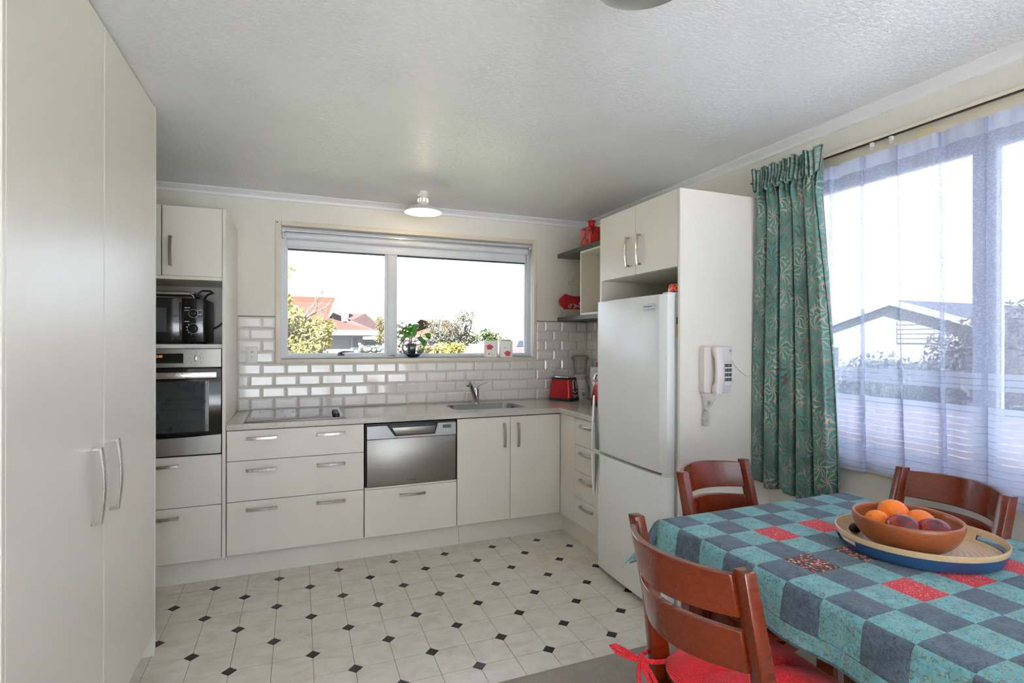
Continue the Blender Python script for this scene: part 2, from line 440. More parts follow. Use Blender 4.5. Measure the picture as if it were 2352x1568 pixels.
# jamb liners
B().box(-.1208, -.117, YB+.001, YB+.139, 1.2485, 2.1815).obj('jamb', M['alu'], w1, 0); B().box(1.796, 1.7998, YB+.001, YB+.139, 1.2485, 2.1815).obj('jamb', M['alu'], w1, 0)
fy0, fy1 = YB+.085, YB+.125
fr = B(); 
fr.box(-.121, -.098, fy0-.02, fy1, 1.248, 2.182, .002, 1).box(1.772, 1.80, fy0-.02, fy1, 1.248, 2.182, .002, 1).box(-.098, 1.772, fy0-.02, fy1, 1.248, 1.268, .002, 1).box(-.098, 1.772, fy0-.02, fy1, 2.15, 2.182, .002, 1)
fr.obj('outer_frame', M['alu'], w1)
B().box(.622, .684, fy0-.02, fy1, 1.258, 2.16, .003, 2).obj('mullion', M['alu'], w1)
def sash(x0, x1, y0, wd, lab):
    s = thing('sash', None, None, ((x0+x1)/2, y0, 1.262), parent=w1)
    b = B().box(x0, x0+wd, y0, y0+.03, 1.262, 2.155, .002, 1).box(x1-wd, x1, y0, y0+.03, 1.262, 2.155, .002, 1)
    b.box(x0+wd, x1-wd, y0, y0+.03, 1.262, 1.262+wd+.004, .002, 1).box(x0+wd, x1-wd, y0, y0+.03, 2.118, 2.155, .002, 1)
    b.obj('sash_frame', M['alu'], s)
    B().box(x0+wd, x1-wd, y0+.002, y0+.028, 2.0265, 2.118).obj('head_gasket', M['dkalu'], s, 0)
    B().box(x0+wd-.004, x1-wd+.004, y0+.013, y0+.018, 1.27, 2.09).obj('pane', M['glass'], s, 0)
    return s
sash(-.100, .624, YB+.078, .022, '')
sash(.682, 1.775, YB+.082, .014, '')
# window stay / catch
k = B().box(.262, .306, YB+.052, YB+.08, 1.270, 1.281, .002, 1); k.tube([(.285, YB+.062, 1.281), (.285, YB+.06, 1.297)], .009, 10); k.prism([(.262, 1.292), (.30, 1.304), (.372, 1.300), (.372, 1.294), (.305, 1.290), (.262, 1.286)], 'Y', YB+.052, YB+.07, .002, 1)
k.obj('catch', M['blackm'], w1)
# roller blind, a thing of its own hanging in the opening
rb = thing('roller_blind', 'white roller blind rolled up at the top of kitchen window', 'blind', (.84, YB+.04, 2.04))
B().cyl((-.085, YB+.042, 2.122), (1.765, YB+.042, 2.122), .026, n=24).obj('roll', M['alu'], rb)
B().box(-.08, 1.757, YB+.060, YB+.0625, 2.052, 2.122).obj('fabric', M['alu'], rb, 0)
B().box(-.082, 1.760, YB+.053, YB+.066, 2.034, 2.054, .005, 3).obj('bottom_bar', M['alu'], rb)
for xx in (-.118, 1.772): B().box(xx, xx+.026, YB+.02, YB+.06, 2.145, 2.160, .003, 1).box(xx+.006, xx+.012, YB+.025, YB+.06, 2.10, 2.15).obj('bracket', M['whitep'], rb)
B().box(-.09, 1.77, YB+.028, YB+.038, 2.150, 2.158, .002, 1).obj('head_rail', M['chrome'], rb)
B().tube([(1.786, YB+.05, 2.14), (1.787, YB+.05, 1.7), (1.786, YB+.05, 1.275), (1.79, YB+.046, 1.262), (1.793, YB+.05, 1.275), (1.792, YB+.05, 2.14)], .0016, 6).obj('chain', M['whitep'], rb)

# ------------------------------------------------------------------ dining window
w2 = struct(thing('window_2', 'wide aluminium dining window behind the net curtain', None, (XR, .55, .862)))
B().box(XR-.022, XR+.10, hy0-.04, hy1+.04, .838, .864, .004, 2).obj('window_sill', M['casing'], w2)
B().box(XR-.014, XR, hy0-.05, hy1+.05, .806, .838, .003, 1).obj('casing', M['casing'], w2)
B().box(XR-.016, XR, hy0-.05, hy1+.05, 2.165, 2.232, .004, 2).obj('casing', M['casing'], w2)
for yy in (hy0-.045, hy1): B().box(XR-.016, XR, yy, yy+.045, .864, 2.165, .004, 2).obj('casing', M['casing'], w2)
M['bronze'] = plain('grey_aluminium_frame', (168, 172, 192), .5)
fb = B().box(XR+.07, XR+.12, hy0, hy0+.04, .864, 2.165).box(XR+.07, XR+.12, hy1-.04, hy1, .864, 2.165).box(XR+.07, XR+.12, hy0+.04, hy1-.04, .864, .905).box(XR+.07, XR+.12, hy0+.04, hy1-.04, 2.10, 2.165)
fb.obj('outer_frame', M['bronze'], w2)
for yy in (1.155, ): B().box(XR+.06, XR+.12, yy, yy+.075, .90, 2.105, .004, 1).obj('mullion', M['bronze'], w2)
for a, c in ((hy0+.04, 1.155), (1.23, hy1-.04)): B().box(XR+.092, XR+.097, a, c, .905, 2.10).obj('pane', M['glass'], w2, 0)
# rear window (behind the viewer)
w3 = struct(thing('window_3', 'tall window in the wall behind the viewer', None, (.55, YF, .05)))
fb = B().box(-1., -.95, YF-.1, YF-.05, .05, 2.2).box(2.05, 2.1, YF-.1, YF-.05, .05, 2.2).box(-.95, 2.05, YF-.1, YF-.05, .05, .1).box(-.95, 2.05, YF-.1, YF-.05, 2.15, 2.2).box(.52, .58, YF-.1, YF-.05, .1, 2.15)
fb.obj('outer_frame', M['alu'], w3)
for a, c in ((-.95, .52), (.58, 2.05)): B().box(a, c, YF-.08, YF-.075, .1, 2.15).obj('pane', M['glass'], w3, 0)
# ================================================================== KITCHEN CABINETS
FYc = 3.425          # plane of the base fronts on the window wall
FXc = 1.745          # plane of the fronts on the right run
def bow_handle(L, out=.028, width=.016, th=.006):
    """arched bar handle along local X, feet on local z=0, bowing towards +Z"""
    b = B(); n = 12; bm = b.bm; prof = []
    for i in range(n+1):
        t = i/n; x = (t-.5)*L; zc = out*(.72+.28*math.sin(PI*t)); prof.append((x, zc))
    up = [(x, z) for x, z in prof]; dn = [(x*.965, z-th) for x, z in prof]
    poly = [(-L/2, 0)]+up+[(L/2, 0), (L/2-.010, 0), (L/2-.010, out*.72-th)]+dn[::-1][1:-1]+[(-L/2+.010, out*.72-th), (-L/2+.010, 0)]
    b.prism(poly, 'Y', -width/2, width/2, .0012, 1)
    me = bpy.data.meshes.new('handle'); b.bm.to_mesh(me); b.bm.free(); me.materials.append(M['steelh']); me.shade_smooth(); me.set_sharp_from_angle(angle=.6); return me
H165 = bow_handle(.165); H24 = bow_handle(.238, .036, .019, .007); H18 = bow_handle(.168)
def put_handle(me, parent, m, label=None):
    o = bpy.data.objects.new('handle', me); COL.objects.link(o); o.parent = parent; o.matrix_local = W[parent.name].inverted() @ m; W[o.name] = m
    if label: o['label'] = label
    return o
def hY(x, z, vert=False):      # handle on a front that looks to -Y
    m = Matrix.Translation((x, FYc, z)) @ Matrix.Rotation(PI/2, 4, 'X')
    return m @ Matrix.Rotation(PI/2, 4, 'Z') if vert else m
def hX(xf, y, z, vert=False, side=-1):      # on a front that looks to -X (side -1) or +X
    m = Matrix.Translation((xf, y, z)) @ Matrix.Rotation(side*PI/2, 4, 'Z') @ Matrix.Rotation(PI/2, 4, 'X')
    return m @ Matrix.Rotation(PI/2, 4, 'Z') if vert else m
g = .0016
def frontY(name, x0, x1, z0, z1, parent, y=FYc, th=.018): return B().box(x0+g, x1-g, y, y+th, z0+g, z1-g, .0012, 1).obj(name, M['cab'], parent)
def frontX(name, y0, y1, z0, z1, parent, x=FXc, th=.018): return B().box(x, x+th, y0+g, y1-g, z0+g, z1-g, .0012, 1).obj(name, M['cab'], parent)
# --- wide drawer unit
c = thing('drawer_unit', 'wide cream base cabinet with three drawers under the cooktop', 'cabinet', (0, 3.7, .14))
B().box(-.387, .375, FYc+.02, 4.0, .145, .862).obj('body', M['gapdark'], c, 0)
for z0, z1, hz in ((.684, .860, .812), (.450, .684, .627), (.145, .450, .399)):
    d = frontY('drawer', -.387, .375, z0, z1, c)
    for hx in (-.2025, .1805): put_handle(H165, d, hY(hx, hz))
# --- dishwasher drawer over one drawer cabinet
c = thing('drawer_unit', 'narrow cream cabinet with single drawer below the dishwasher', 'cabinet', (.676, 3.7, .14))
B().box(.377, .974, FYc+.02, 4.0, .145, .446).obj('body', M['gapdark'], c, 0)
d = frontY('drawer', .377, .974, .145, .444, c); put_handle(H165, d, hY(.678, .395))
B().box(.379, .973, FYc+.004, FYc+.03, .444, .456, .001, 1).obj('top_rail', M['cab'], c)
dw = thing('dishwasher', 'stainless steel dishwasher drawer set under the worktop', 'dishwasher', (.68, 3.7, .456))
B().box(.385, .972, FYc+.03, 4.0, .458, .85).obj('body', M['blackm'], dw, 0)
B().box(.392, .966, FYc-.002, FYc+.03, .460, .756, .003, 2).obj('front_panel', M['steel'], dw)
fp = B(); fp.prism([(.392, .758), (.966, .758), (.966, .842), (.845, .842), (.825, .772), (.565, .772), (.515, .842), (.392, .842)], 'Y', FYc-.004, FYc+.03, .002, 1)
fp.obj('fascia', M['silver'], dw)
B().prism([(.515, .842), (.845, .842), (.838, .822), (.525, .822)], 'Y', FYc+.012, FYc+.03).obj('grip_recess', M['blackm'], dw, 0)
q = B(); q.prism([(.545, .826), (.832, .826), (.822, .776), (.574, .776)], 'Y', FYc-.001, FYc+.012, .004, 2); q.obj('grip', M['steel'], dw)
B().box(.876, .934, FYc-.0055, FYc-.003, .805, .828, .001, 1).obj('display', plain('lcd_green', (72, 88, 68), .3), dw)
for i in range(3): B().cyl((.884+i*.022, FYc-.003, .788), (.884+i*.022, FYc-.0065, .788), .0045, n=10).obj('button', M['whitep'], dw)
text_obj('logo', 'Fisher&Paykel', .0115, M['blackm'], dw, FY(.675, FYc-.003, .487))
# --- sink cabinet
c = thing('sink_cabinet', 'cream double door cabinet under the sink', 'cabinet', (1.36, 3.7, .14))
B().box(.976, .992, FYc+.02, 4.0, .145, .862).box(1.729, 1.745, FYc+.02, 4.0, .145, .862).box(.992, 1.729, FYc+.02, 4.0, .145, .161).box(.992, 1.729, FYc+.02, FYc+.036, .161, .70).box(.992, 1.729, 3.984, 4.0, .161, .862).obj('body', M['gapdark'], c, 0)
d = frontY('door', .976, 1.357, .148, .858, c); put_handle(H18, d, hY(1.314, .731, True))
d = frontY('door', 1.357, 1.742, .148, .858, c); put_handle(H18, d, hY(1.415, .729, True))
# --- right run: four narrow drawers
c = thing('drawer_unit', 'cream cabinet of four narrow drawers next to the fridge', 'cabinet', (2.0, 3.1, .14))
B().box(FXc+.02, 2.30, 2.89, 3.40, .145, .862).obj('body', M['gapdark'], c, 0)
B().box(FXc, FXc+.018, 3.214, FYc+.018, .145, .860, .001, 1).obj('corner_filler', M['cab'], c)
zz = [.145, .322, .500, .678, .860]
for z0, z1 in zip(zz, zz[1:]):
    d = frontX('drawer', 2.885, 3.212, z0, z1, c); put_handle(H165, d, hX(FXc, 3.045, z1-.047))
# --- plinth
k = struct(thing('trim_5', 'cream kickboard along the base cabinets', None, (.5, 3.48, 0)))
B().box(-.62, 1.005, 3.490, 3.506, 0, .143).obj('kickboard', M['cab'], k, 0); B().box(1.0065, 1.80, 3.490, 3.506, 0, .143).obj('kickboard', M['cab'], k, 0)
B().box(1.79, 1.806, 2.885, 3.490, 0, .143).obj('kickboard', M['cab'], k, 0)
B().box(-1.2, -.62, 3.490, 3.506, 0, .135).obj('kickboard', M['cab'], k, 0)
# --- worktop, L-shaped with the sink cut out
SX0, SX1, SY0, SY1, SR = 1.005, 1.52, 3.535, 3.852, .07
def rrect(x0, x1, y0, y1, r, n=5):
    out = []
    for cx, cy, a0 in ((x1-r, y1-r, 0), (x0+r, y1-r, 90), (x0+r, y0+r, 180), (x1-r, y0+r, 270)):
        for i in range(n+1):
            a = math.radians(a0+90*i/n); out.append((cx+r*math.cos(a), cy+r*math.sin(a)))
    return out
def slab_with_hole(outer, hole, z0, z1):
    b = B(); bm = b.bm
    def loop(p, z): return [bm.verts.new((x, y, z)) for x, y in p]
    for z in (z0, z1):
        lo, lh = loop(outer, z), loop(hole, z); ed = []
        for l in (lo, lh): ed += [bm.edges.new((l[i-1], l[i])) for i in range(len(l))]
        bmesh.ops.triangle_fill(bm, use_beauty=True, edges=ed)
        hx = [p[0] for p in hole]; hy = [p[1] for p in hole]
        bad = [f for f in bm.faces if min(hx)+.02 < f.calc_center_median().x < max(hx)-.02 and min(hy)+.02 < f.calc_center_median().y < max(hy)-.02]
        bmesh.ops.delete(bm, geom=bad, context='FACES_ONLY')
        if z == z0: keep = (lo, lh)
    for l0, l1 in zip(keep, (lo, lh)):
        for i in range(len(l0)): bm.faces.new((l0[i-1], l0[i], l1[i], l1[i-1]))
    return b
wt = slab_with_hole([(-.388, YB-.012), (-.388, 3.408), (1.728, 3.408), (1.728, 2.885), (XR-.006, 2.885), (XR-.006, YB-.012)], rrect(SX0, SX1, SY0, SY1, SR), .864, .900)
o = tag(wt.obj('worktop', M['stone'], None, 30), 'speckled grey stone worktop running round the corner', 'worktop')
md = o.modifiers.new('bev', 'BEVEL'); md.width = .003; md.segments = 2; md.limit_method = 'ANGLE'; md.angle_limit = math.radians(60)
# --- sink
s = thing('sink', 'undermount stainless steel sink bowl in the worktop', 'sink', ((SX0+SX1)/2, 3.69, .72))
b = B(); bm = b.bm; rings = []
for ins, z, r in ((-.009, .9004, .079), (-.006, .9016, .076), (.001, .9014, .069), (.004, .897, .066), (.010, .74, .06), (.03, .722, .05), (.12, .716, .03)):
    rings.append([bm.verts.new((x, y, z)) for x, y in rrect(SX0+ins, SX1-ins, SY0+ins, SY1-ins, max(.02, r))])
for a, c_ in zip(rings, rings[1:]):
    for i in range(len(a)): bm.faces.new((a[i-1], a[i], c_[i], c_[i-1]))
bm.faces.new(rings[-1]); b.obj('basin', M['steels'], s, 50)
B().lathe([(0, .7165), (.03, .7165), (.042, .7195), (.045, .7165)], (1.26, 3.69, 0), 20).obj('drain', M['chrome'], s)
# --- tap
t = thing('mixer_tap', 'chrome single lever mixer tap behind the sink', 'tap', (1.265, 3.915, .9))
B().lathe([(.030, .9), (.030, .906), (.026, .910), (.0235, .93), (.0235, .995), (.024, 1.01), (.018, 1.018), (0, 1.02)], (1.265, 3.915, 0), 24).obj('tap_body', M['chrome'], t)
p = [Vector((1.262, 3.905, .915)), Vector((1.235, 3.865, .965)), Vector((1.205, 3.825, 1.02)), Vector((1.186, 3.80, 1.052)), Vector((1.172, 3.783, 1.064)), Vector((1.158, 3.766, 1.062)), Vector((1.15, 3.757, 1.046))]
B().tube(p, [.017, .0165, .016, .0155, .016, .0165, .0135], 14).obj('spout', M['chrome'], t)
hm = B().tube([(1.262, 3.912, 1.015), (1.30, 3.90, 1.040), (1.345, 3.885, 1.062)], [.015, .010, .008], 10, flat=(1, .45)); hm.obj('lever', M['chrome'], t)
# --- cooktop
ck = thing('cooktop', 'black glass electric cooktop with four knobs in the worktop', 'cooktop', (-.01, 3.7, .9))
B().box(-.300, .268, 3.432, 3.975, .9, .9065, .002, 2).obj('trim_frame', M['steel'], ck)
M['cookglass'] = plain('ceramic_glass', (22, 22, 24), .04, Coat_Weight=1.0)
B().box(-.292, .260, 3.440, 3.967, .9055, .9085, .0012, 1).obj('glass_top', M['cookglass'], ck)
for i in range(4): B().lathe([(.019, .9085), (.019, .916), (.0165, .927), (.012, .929), (0, .929)], (.215, 3.49+i*.055, 0), 18).obj('knob', M['blackm'], ck)
for cx, cy, r in ((-.17, 3.58, .09), (.05, 3.57, .07), (-.17, 3.83, .07), (.05, 3.83, .09)): B().lathe([(r, .9086), (r+.002, .9088), (r+.004, .9086)], (cx, cy, 0), 40).obj('burner_ring', M['charcoal'], ck)
# --- power points
for x0, x1, z0, z1, lab in ((-.336, -.266, 1.221, 1.338, 'white upright wall switch on the tiles left of the window'), (1.941, 2.009, 1.085, 1.190, 'white power point on the tiles above the toaster')):
    e = thing('power_outlet', lab, 'power outlet', ((x0+x1)/2, YB, z0)); y = YB-.0146
    B().box(x0, x1, y-.008, y, z0, z1, .003, 2).obj('plate', M['whitep'], e)
    for zf in (.38, .68): B().box((x0+x1)/2-.006, (x0+x1)/2+.006, y-.011, y-.0075, z0+(z1-z0)*zf-.005, z0+(z1-z0)*zf+.006, .001, 1).obj('rocker', M['carcass'], e)
    if x0 > 1:
        for dx in (-.016, .016): B().box((x0+x1)/2+dx-.001, (x0+x1)/2+dx+.001, y-.0086, y-.0078, z0+.03, z0+.038).obj('socket_slot', M['blackm'], e, 0)

# ================================================================== OVEN TOWER
tx0, tx1 = -1.012, -.390
ot = thing('oven_tower', 'tall cream cabinet holding the oven and microwave', 'cabinet', (-.7, 3.72, 0))
B().box(tx1-.018, tx1, 3.418, YB-.001, .137, 2.126, .001, 1).obj('side_panel', M['cab'], ot)
B().box(tx0, tx0+.018, 3.418, YB-.001, .137, 2.126, .001, 1).obj('side_panel', M['cab'], ot)
B().box(tx0+.018, tx1-.018, 3.445, YB-.001, 2.108, 2.126).obj('top_panel', M['cab'], ot, 0)
B().box(tx0+.018, tx1-.018, 3.43, YB-.001, 1.718, 1.736).obj('cupboard_base', M['cab'], ot, 0)
B().box(tx0+.018, tx1-.018, 3.428, YB-.001, 1.334, 1.357).obj('shelf', M['cab'], ot, 0)
B().box(tx0+.018, tx1-.018, 3.88, 3.898, 1.357, 1.718).obj('niche_back', M['cab'], ot, 0)
B().box(tx0+.018, tx1-.018, 3.45, YB-.001, .137, .70).obj('drawer_carcass', M['gapdark'], ot, 0)
B().box(tx0+.018, tx1-.018, 3.45, YB-.001, 1.738, 2.107).obj('cupboard_carcass', M['gapdark'], ot, 0)
d = frontY('door', -.703, -.409, 1.736, 2.126, ot); put_handle(H165, d, hY(-.661, 1.872, True))
d = frontY('door', -.994, -.705, 1.736, 2.126, ot); put_handle(H165, d, hY(-.745, 1.872, True))
d = frontY('drawer', -.994, -.410, .448, .733, ot); put_handle(H165, d, hY(-.702, .683))
d = frontY('drawer', -.994, -.410, .140, .448, ot); put_handle(H165, d, hY(-.702, .395))
# --- built-in oven
ov = thing('oven', 'built-in stainless oven with dark glass door', 'oven', (-.7, 3.7, .737))
ox0, ox1 = -.992, -.411
B().box(ox0+.01, ox1-.01, 3.46, 3.98, .738, 1.332).obj('body', M['blackm'], ov, 0)
B().box(ox0, ox1, FYc-.012, 3.46, 1.228, 1.332, .002, 1).obj('control_panel', M['steel'], ov)
B().box(-.79, -.598, FYc-.0135, FYc-.011, 1.252, 1.306, .001, 1).obj('display', M['black'], ov)
M['amber'] = N('amber_digits').set(Base_Color=(.9, .3, .02), Emission_Color=(1, .35, .03, 1), Emission_Strength=.6, Roughness=.5).m
text_obj('clock_digits', '12:05', .018, M['amber'], ov, FY(-.715, FYc-.0138, 1.290))
kn = thing('knob', None, None, (-.535, FYc-.012, 1.275), parent=ov)
B().cyl((-.535, FYc-.012, 1.279), (-.535, FYc-.020, 1.279), .020, n=24).obj('knob_base', M['steel'], kn); B().box(-.541, -.529, FYc-.036, FYc-.020, 1.262, 1.297, .004, 2).obj('knob_grip', M['chrome'], kn)
for a in range(8):
    an = 2*PI*a/8; B().box(-.535+.034*math.cos(an)-.002, -.535+.034*math.cos(an)+.002, FYc-.0128, FYc-.0118, 1.279+.034*math.sin(an)-.002, 1.279+.034*math.sin(an)+.002).obj('dial_mark', M['blackm'], ov, 0)
dr = thing('door', None, None, (-.7, FYc, .74), parent=ov)
B().box(ox0, ox1, FYc-.010, FYc+.03, .848, 1.222, .003, 2).obj('door_glass', M['black'], dr)
M['ovenwin'] = plain('oven_window', (40, 50, 52), .06, Coat_Weight=1.0)
B().box(ox0+.055, ox1-.062, FYc-.0112, FYc-.0098, .868, 1.150, .0005, 1).obj('inner_window', M['ovenwin'], dr)
B().prism([(ox0, .740), (ox1, .740), (ox1, .850), (-.55, .842), (-.7, .838), (-.85, .842), (ox0, .850)], 'Y', FYc-.0115, FYc+.03, .002, 1).obj('lower_panel', M['steel'], dr)
hb = B().box(ox0+.02, ox1-.018, FYc-.056, FYc-.040, 1.168, 1.204, .004, 2); hb.box(ox0+.03, ox0+.055, FYc-.045, FYc-.01, 1.175, 1.197, .003, 1).box(ox1-.055, ox1-.03, FYc-.045, FYc-.01, 1.175, 1.197, .003, 1)
hb.obj('handle', M['steelh'], dr)
for z in (.93, .985, 1.04): B().tube([(ox0+.07, FYc-.0105, z), (ox1-.075, FYc-.0105, z), ], .0012, 6).obj('rack_wire', M['charcoal'], dr)
text_obj('logo', 'Westinghouse', .008, M['blackm'], ov, FY(-.74, FYc-.0125, 1.318))
# --- microwave
mw = thing('microwave', 'black microwave oven in the niche above the oven', 'microwave', (-.74, 3.65, 1.357)); my = 3.47
B().box(-.985, -.503, my, 3.83, 1.368, 1.617, .006, 2).obj('body', M['blackm'], mw)
dd = thing('door', None, None, (-.8, my, 1.37), parent=mw)
B().box(-.983, -.610, my-.018, my, 1.370, 1.615, .006, 2).obj('door_panel', M['black'], dd)
B().box(-.95, -.685, my-.0195, my-.0175, 1.425, 1.560, .001, 1).obj('window_mesh', plain('mesh_window', (70, 70, 72), .35), dd)
B().box(-.622, -.612, my-.030, my-.018, 1.40, 1.59, .003, 2).obj('handle', M['black'], dd)
B().box(-.607, -.505, my-.018, my, 1.370, 1.615, .005, 2).obj('control_panel', M['black'], mw)
for kz, kr in ((1.530, .019), (1.445, .024)):
    kk = thing('knob', None, None, (-.556, my, kz), parent=mw)
    kb = B().lathe([(kr, 0), (kr*.95, .016), (kr*.8, .020), (0, .021)], (0, 0, 0), 24).xf(FY(-.556, my-.018, kz)); kb.obj('knob_cap', M['black'], kk)
    rg = B().lathe([(kr+.003, 0), (kr+.003, .0008), (kr+.005, .0008), (kr+.005, 0)], (0, 0, 0), 32).xf(FY(-.556, my-.018, kz)); rg.obj('dial_ring', plain('grey_print', (150, 158, 160), .5), kk)
for i in range(12):
    an = 2*PI*(i+.5)/12; mz, r_ = 1.445, .034; 
    if abs(an-PI/2) < .5: continue
    B().box(-.556+r_*math.cos(an)-.0025, -.556+r_*math.cos(an)+.0025, my-.0188, my-.0178, mz+r_*math.sin(an)-.0015, mz+r_*math.sin(an)+.0015).obj('dial_mark', M['silver'], mw, 0)
for x0, x1, z in ((-.60, -.572, 1.562), (-.60, -.578, 1.548), (-.535, -.518, 1.548), (-.60, -.575, 1.485), (-.535, -.51, 1.485), (-.533, -.516, 1.525)): B().box(x0, x1, my-.0188, my-.0178, z-.0018, z+.0018).obj('printed_legend', M['silver'], mw, 0)
for x in (-.95, -.55):
    for y in (3.5, 3.78): B().cyl((x, y, 1.357), (x, y, 1.369), .014, n=12).obj('foot', M['rubber'], mw)
B().tube([(-.503, 3.80, 1.45), (-.475, 3.81, 1.468), (-.455, 3.82, 1.49), (-.43, 3.83, 1.50), (-.409, 3.84, 1.51)], .005, 8).obj('power_cord', M['rubber'], mw)
# --- serving tray lying on the microwave
tr = thing('serving_tray', 'wooden serving tray with chrome handles on the microwave', 'tray', (-.76, 3.62, 1.617))
B().box(-.98, -.56, 3.50, 3.76, 1.645, 1.657, .003, 2).obj('board', wood('walnut', (52, 24, 14), (98, 52, 30), .3, 1, 'POS', (8, 40, 40)), tr)
B().box(-.985, -.575, 3.486, 3.50, 1.636, 1.652, .002, 1).obj('chrome_edge', M['chrome'], tr)
for y in (3.492, 3.768):
    B().tube([(-.60, y, 1.641), (-.578, y, 1.642), (-.566, y, 1.634), (-.558, y, 1.618)], .0045, 8).obj('leg', M['chrome'], tr)
    B().tube([(-.94, y, 1.641), (-.96, y, 1.634), (-.965, y, 1.618)], .0045, 8).obj('leg', M['chrome'], tr)
B().tube([(-.545, 3.51, 1.628), (-.535, 3.51, 1.652), (-.52, 3.512, 1.664), (-.49, 3.56, 1.668), (-.49, 3.70, 1.668), (-.52, 3.748, 1.664), (-.535, 3.75, 1.652), (-.545, 3.75, 1.628)], .006, 8).obj('handle', M['blackm'], tr)
# ================================================================== PANTRY (left foreground)
px = -.587
pn = thing('pantry_cupboard', 'tall cream double door pantry reaching the ceiling in the left foreground', 'cupboard', (-.9, 2.1, 0))
B().box(XL, px-.022, 1.46, 2.735, .1, ZC-.002).obj('body', M['carcass'], pn, 0)
B().box(XL, px-.004, 2.737, 2.753, 0, ZC-.002).obj('end_panel', M['cab'], pn, 0); B().box(px-.004, px+.001, 2.737, 2.753, 0, ZC-.002, .001, 1).obj('lit_edge_strip', M['white'], pn)  # white strip paints the bright light along the panel's front edge
B().box(XL, px-.0005, 1.452, 1.466, 0, ZC-.002, .001, 1).obj('end_panel', M['cab'], pn)
B().box(XL, px-.06, 1.47, 2.73, 0, .1).obj('kickboard', M['cab'], pn, 0)
for y0, y1, hy in ((1.468, 2.083, 1.982), (2.091, 2.735, 2.147)):
    d = B().box(px-.019, px, y0, y1, .105, ZC-.006, .0014, 1).obj('door', M['cab'], pn)
    put_handle(H24, d, hX(px, hy, .930, True, 1))
B().box(px-.022, px-.003, 2.0838, 2.0902, .105, ZC-.006).obj('lit_edge_strip', M['white'], pn, 0)  # white strip stands in for the lit edges of the doors
# ================================================================== FRIDGE SURROUND
fs = thing('fridge_surround', 'tall cream panel and cupboard built around the fridge', 'cabinet', (2.0, 2.5, 0)); fx = 1.728
B().box(fx, XR-.001, 2.112, 2.130, 0, 2.130, .001, 1).obj('side_panel', M['cab'], fs)
B().box(fx+.02, XR-.001, 2.847, 2.865, 0, 2.130, .001, 1).obj('side_panel', M['cab'], fs)
B().box(fx+.004, fx+.02, 2.847, 2.865, 0, 2.130, .001, 1).obj('panel_edge', M['cab'], fs)
B().box(fx+.022, XR-.001, 2.132, 2.846, 1.747, 1.765).obj('cupboard_base', M['cab'], fs, 0)
B().box(fx+.024, XR-.001, 2.132, 2.846, 1.767, 2.112).obj('cupboard_carcass', M['gapdark'], fs, 0)
B().box(fx+.022, XR-.001, 2.132, 2.846, 2.112, 2.130).obj('top_panel', M['cab'], fs, 0)
d = B().box(fx, fx+.018, 2.132, 2.484, 1.747, 2.130, .0012, 1).obj('door', M['cab'], fs); put_handle(H18, d, hX(fx, 2.442, 1.879, True))
d = B().box(fx, fx+.018, 2.487, 2.847, 1.747, 2.130, .0012, 1).obj('door', M['cab'], fs); put_handle(H18, d, hX(fx, 2.549, 1.881, True))
# ================================================================== FRIDGE
fg = thing('fridge', 'white two door fridge freezer with the freezer below', 'fridge', (2.0, 2.47, 0)); f0, f1 = 2.148, 2.812; xf = 1.655
B().box(1.7355, 2.29, f0+.004, f1-.004, .03, 1.602, .006, 2).obj('body', M['white'], fg)
def fdoor(name, z0, z1, split_low):
    d = thing(name, None, None, (xf+.03, 2.46, z0), parent=fg)
    # gently bowed door front, rounded long edges
    n = 16; poly = []
    for i in range(n+1):
        t = i/n; y = f0+(f1-f0)*t; e = min(t, 1-t)*n
        bulge = .012*(1-(2*t-1)**2)
        rnd = .016*max(0, 1-e)**2
        poly.append((xf+.012-bulge+rnd, y))
    poly += [(1.728, f1), (1.728, f0)]
    B().prism(poly, 'Z', z0, z1, .003, 2).obj('door_panel', M['white'], d, 40)
    return d
dt = fdoor('door', .722, 1.612, True); db_ = fdoor('door', .035, .706, False)
# recessed grips on the far edge: raised lip and dark lens-shaped hollow
M['grip'] = plain('grey_grip', (116, 118, 116), .4)
def grip(d, z_top, z_bot, up):
    lip = []; n = 14; inn = []
    for i in range(n+1):
        t = i/n; z = z_bot+(z_top-z_bot)*t
        k = (1-t) if up else t
        lip.append((f1-.002, z)); inn.append((f1-.012-.046*max(0, k)**.7*(1 if k > .02 else 0), z))
    b = B(); bm = b.bm
    va = [bm.verts.new((xf+.010, y, z)) for y, z in lip]; vb = [bm.verts.new((xf+.0015, y, z)) for y, z in inn]
    for i in range(n): bm.faces.new((va[i], va[i+1], vb[i+1], vb[i]))
    b.obj('grip_hollow', M['grip'], d, 60, recalc=True)
    B().tube([(xf+.004-.014*math.sin(PI*(.5+.5*i/12 if up else .5*i/12+0)), f1-.002, (z_bot+(z_top-z_bot)*i/12)) for i in range(13)], .007, 8).obj('grip_lip', M['white'], d)
grip(dt, 1.05, .727, True); grip(db_, .701, .45, False)
B().box(1.69, 1.80, f0+.008, f0+.05, 1.603, 1.622, .004, 2).obj('hinge_cover', M['whitep'], fg)
B().box(1.668, 1.73, f0+.002, f0+.03, .7065, .7215, .003, 1).obj('hinge', M['whitep'], fg)
bd = thing('badge', None, None, (xf, 2.26, 1.54), parent=fg)
B().box(xf-.0065, xf+.004, 2.216, 2.304, 1.543, 1.567, .001, 1).obj('badge_plate', M['silver'], bd); text_obj('logo', 'Westinghouse', .0125, M['charcoal'], bd, FX(xf-.0068, 2.26, 1.555))
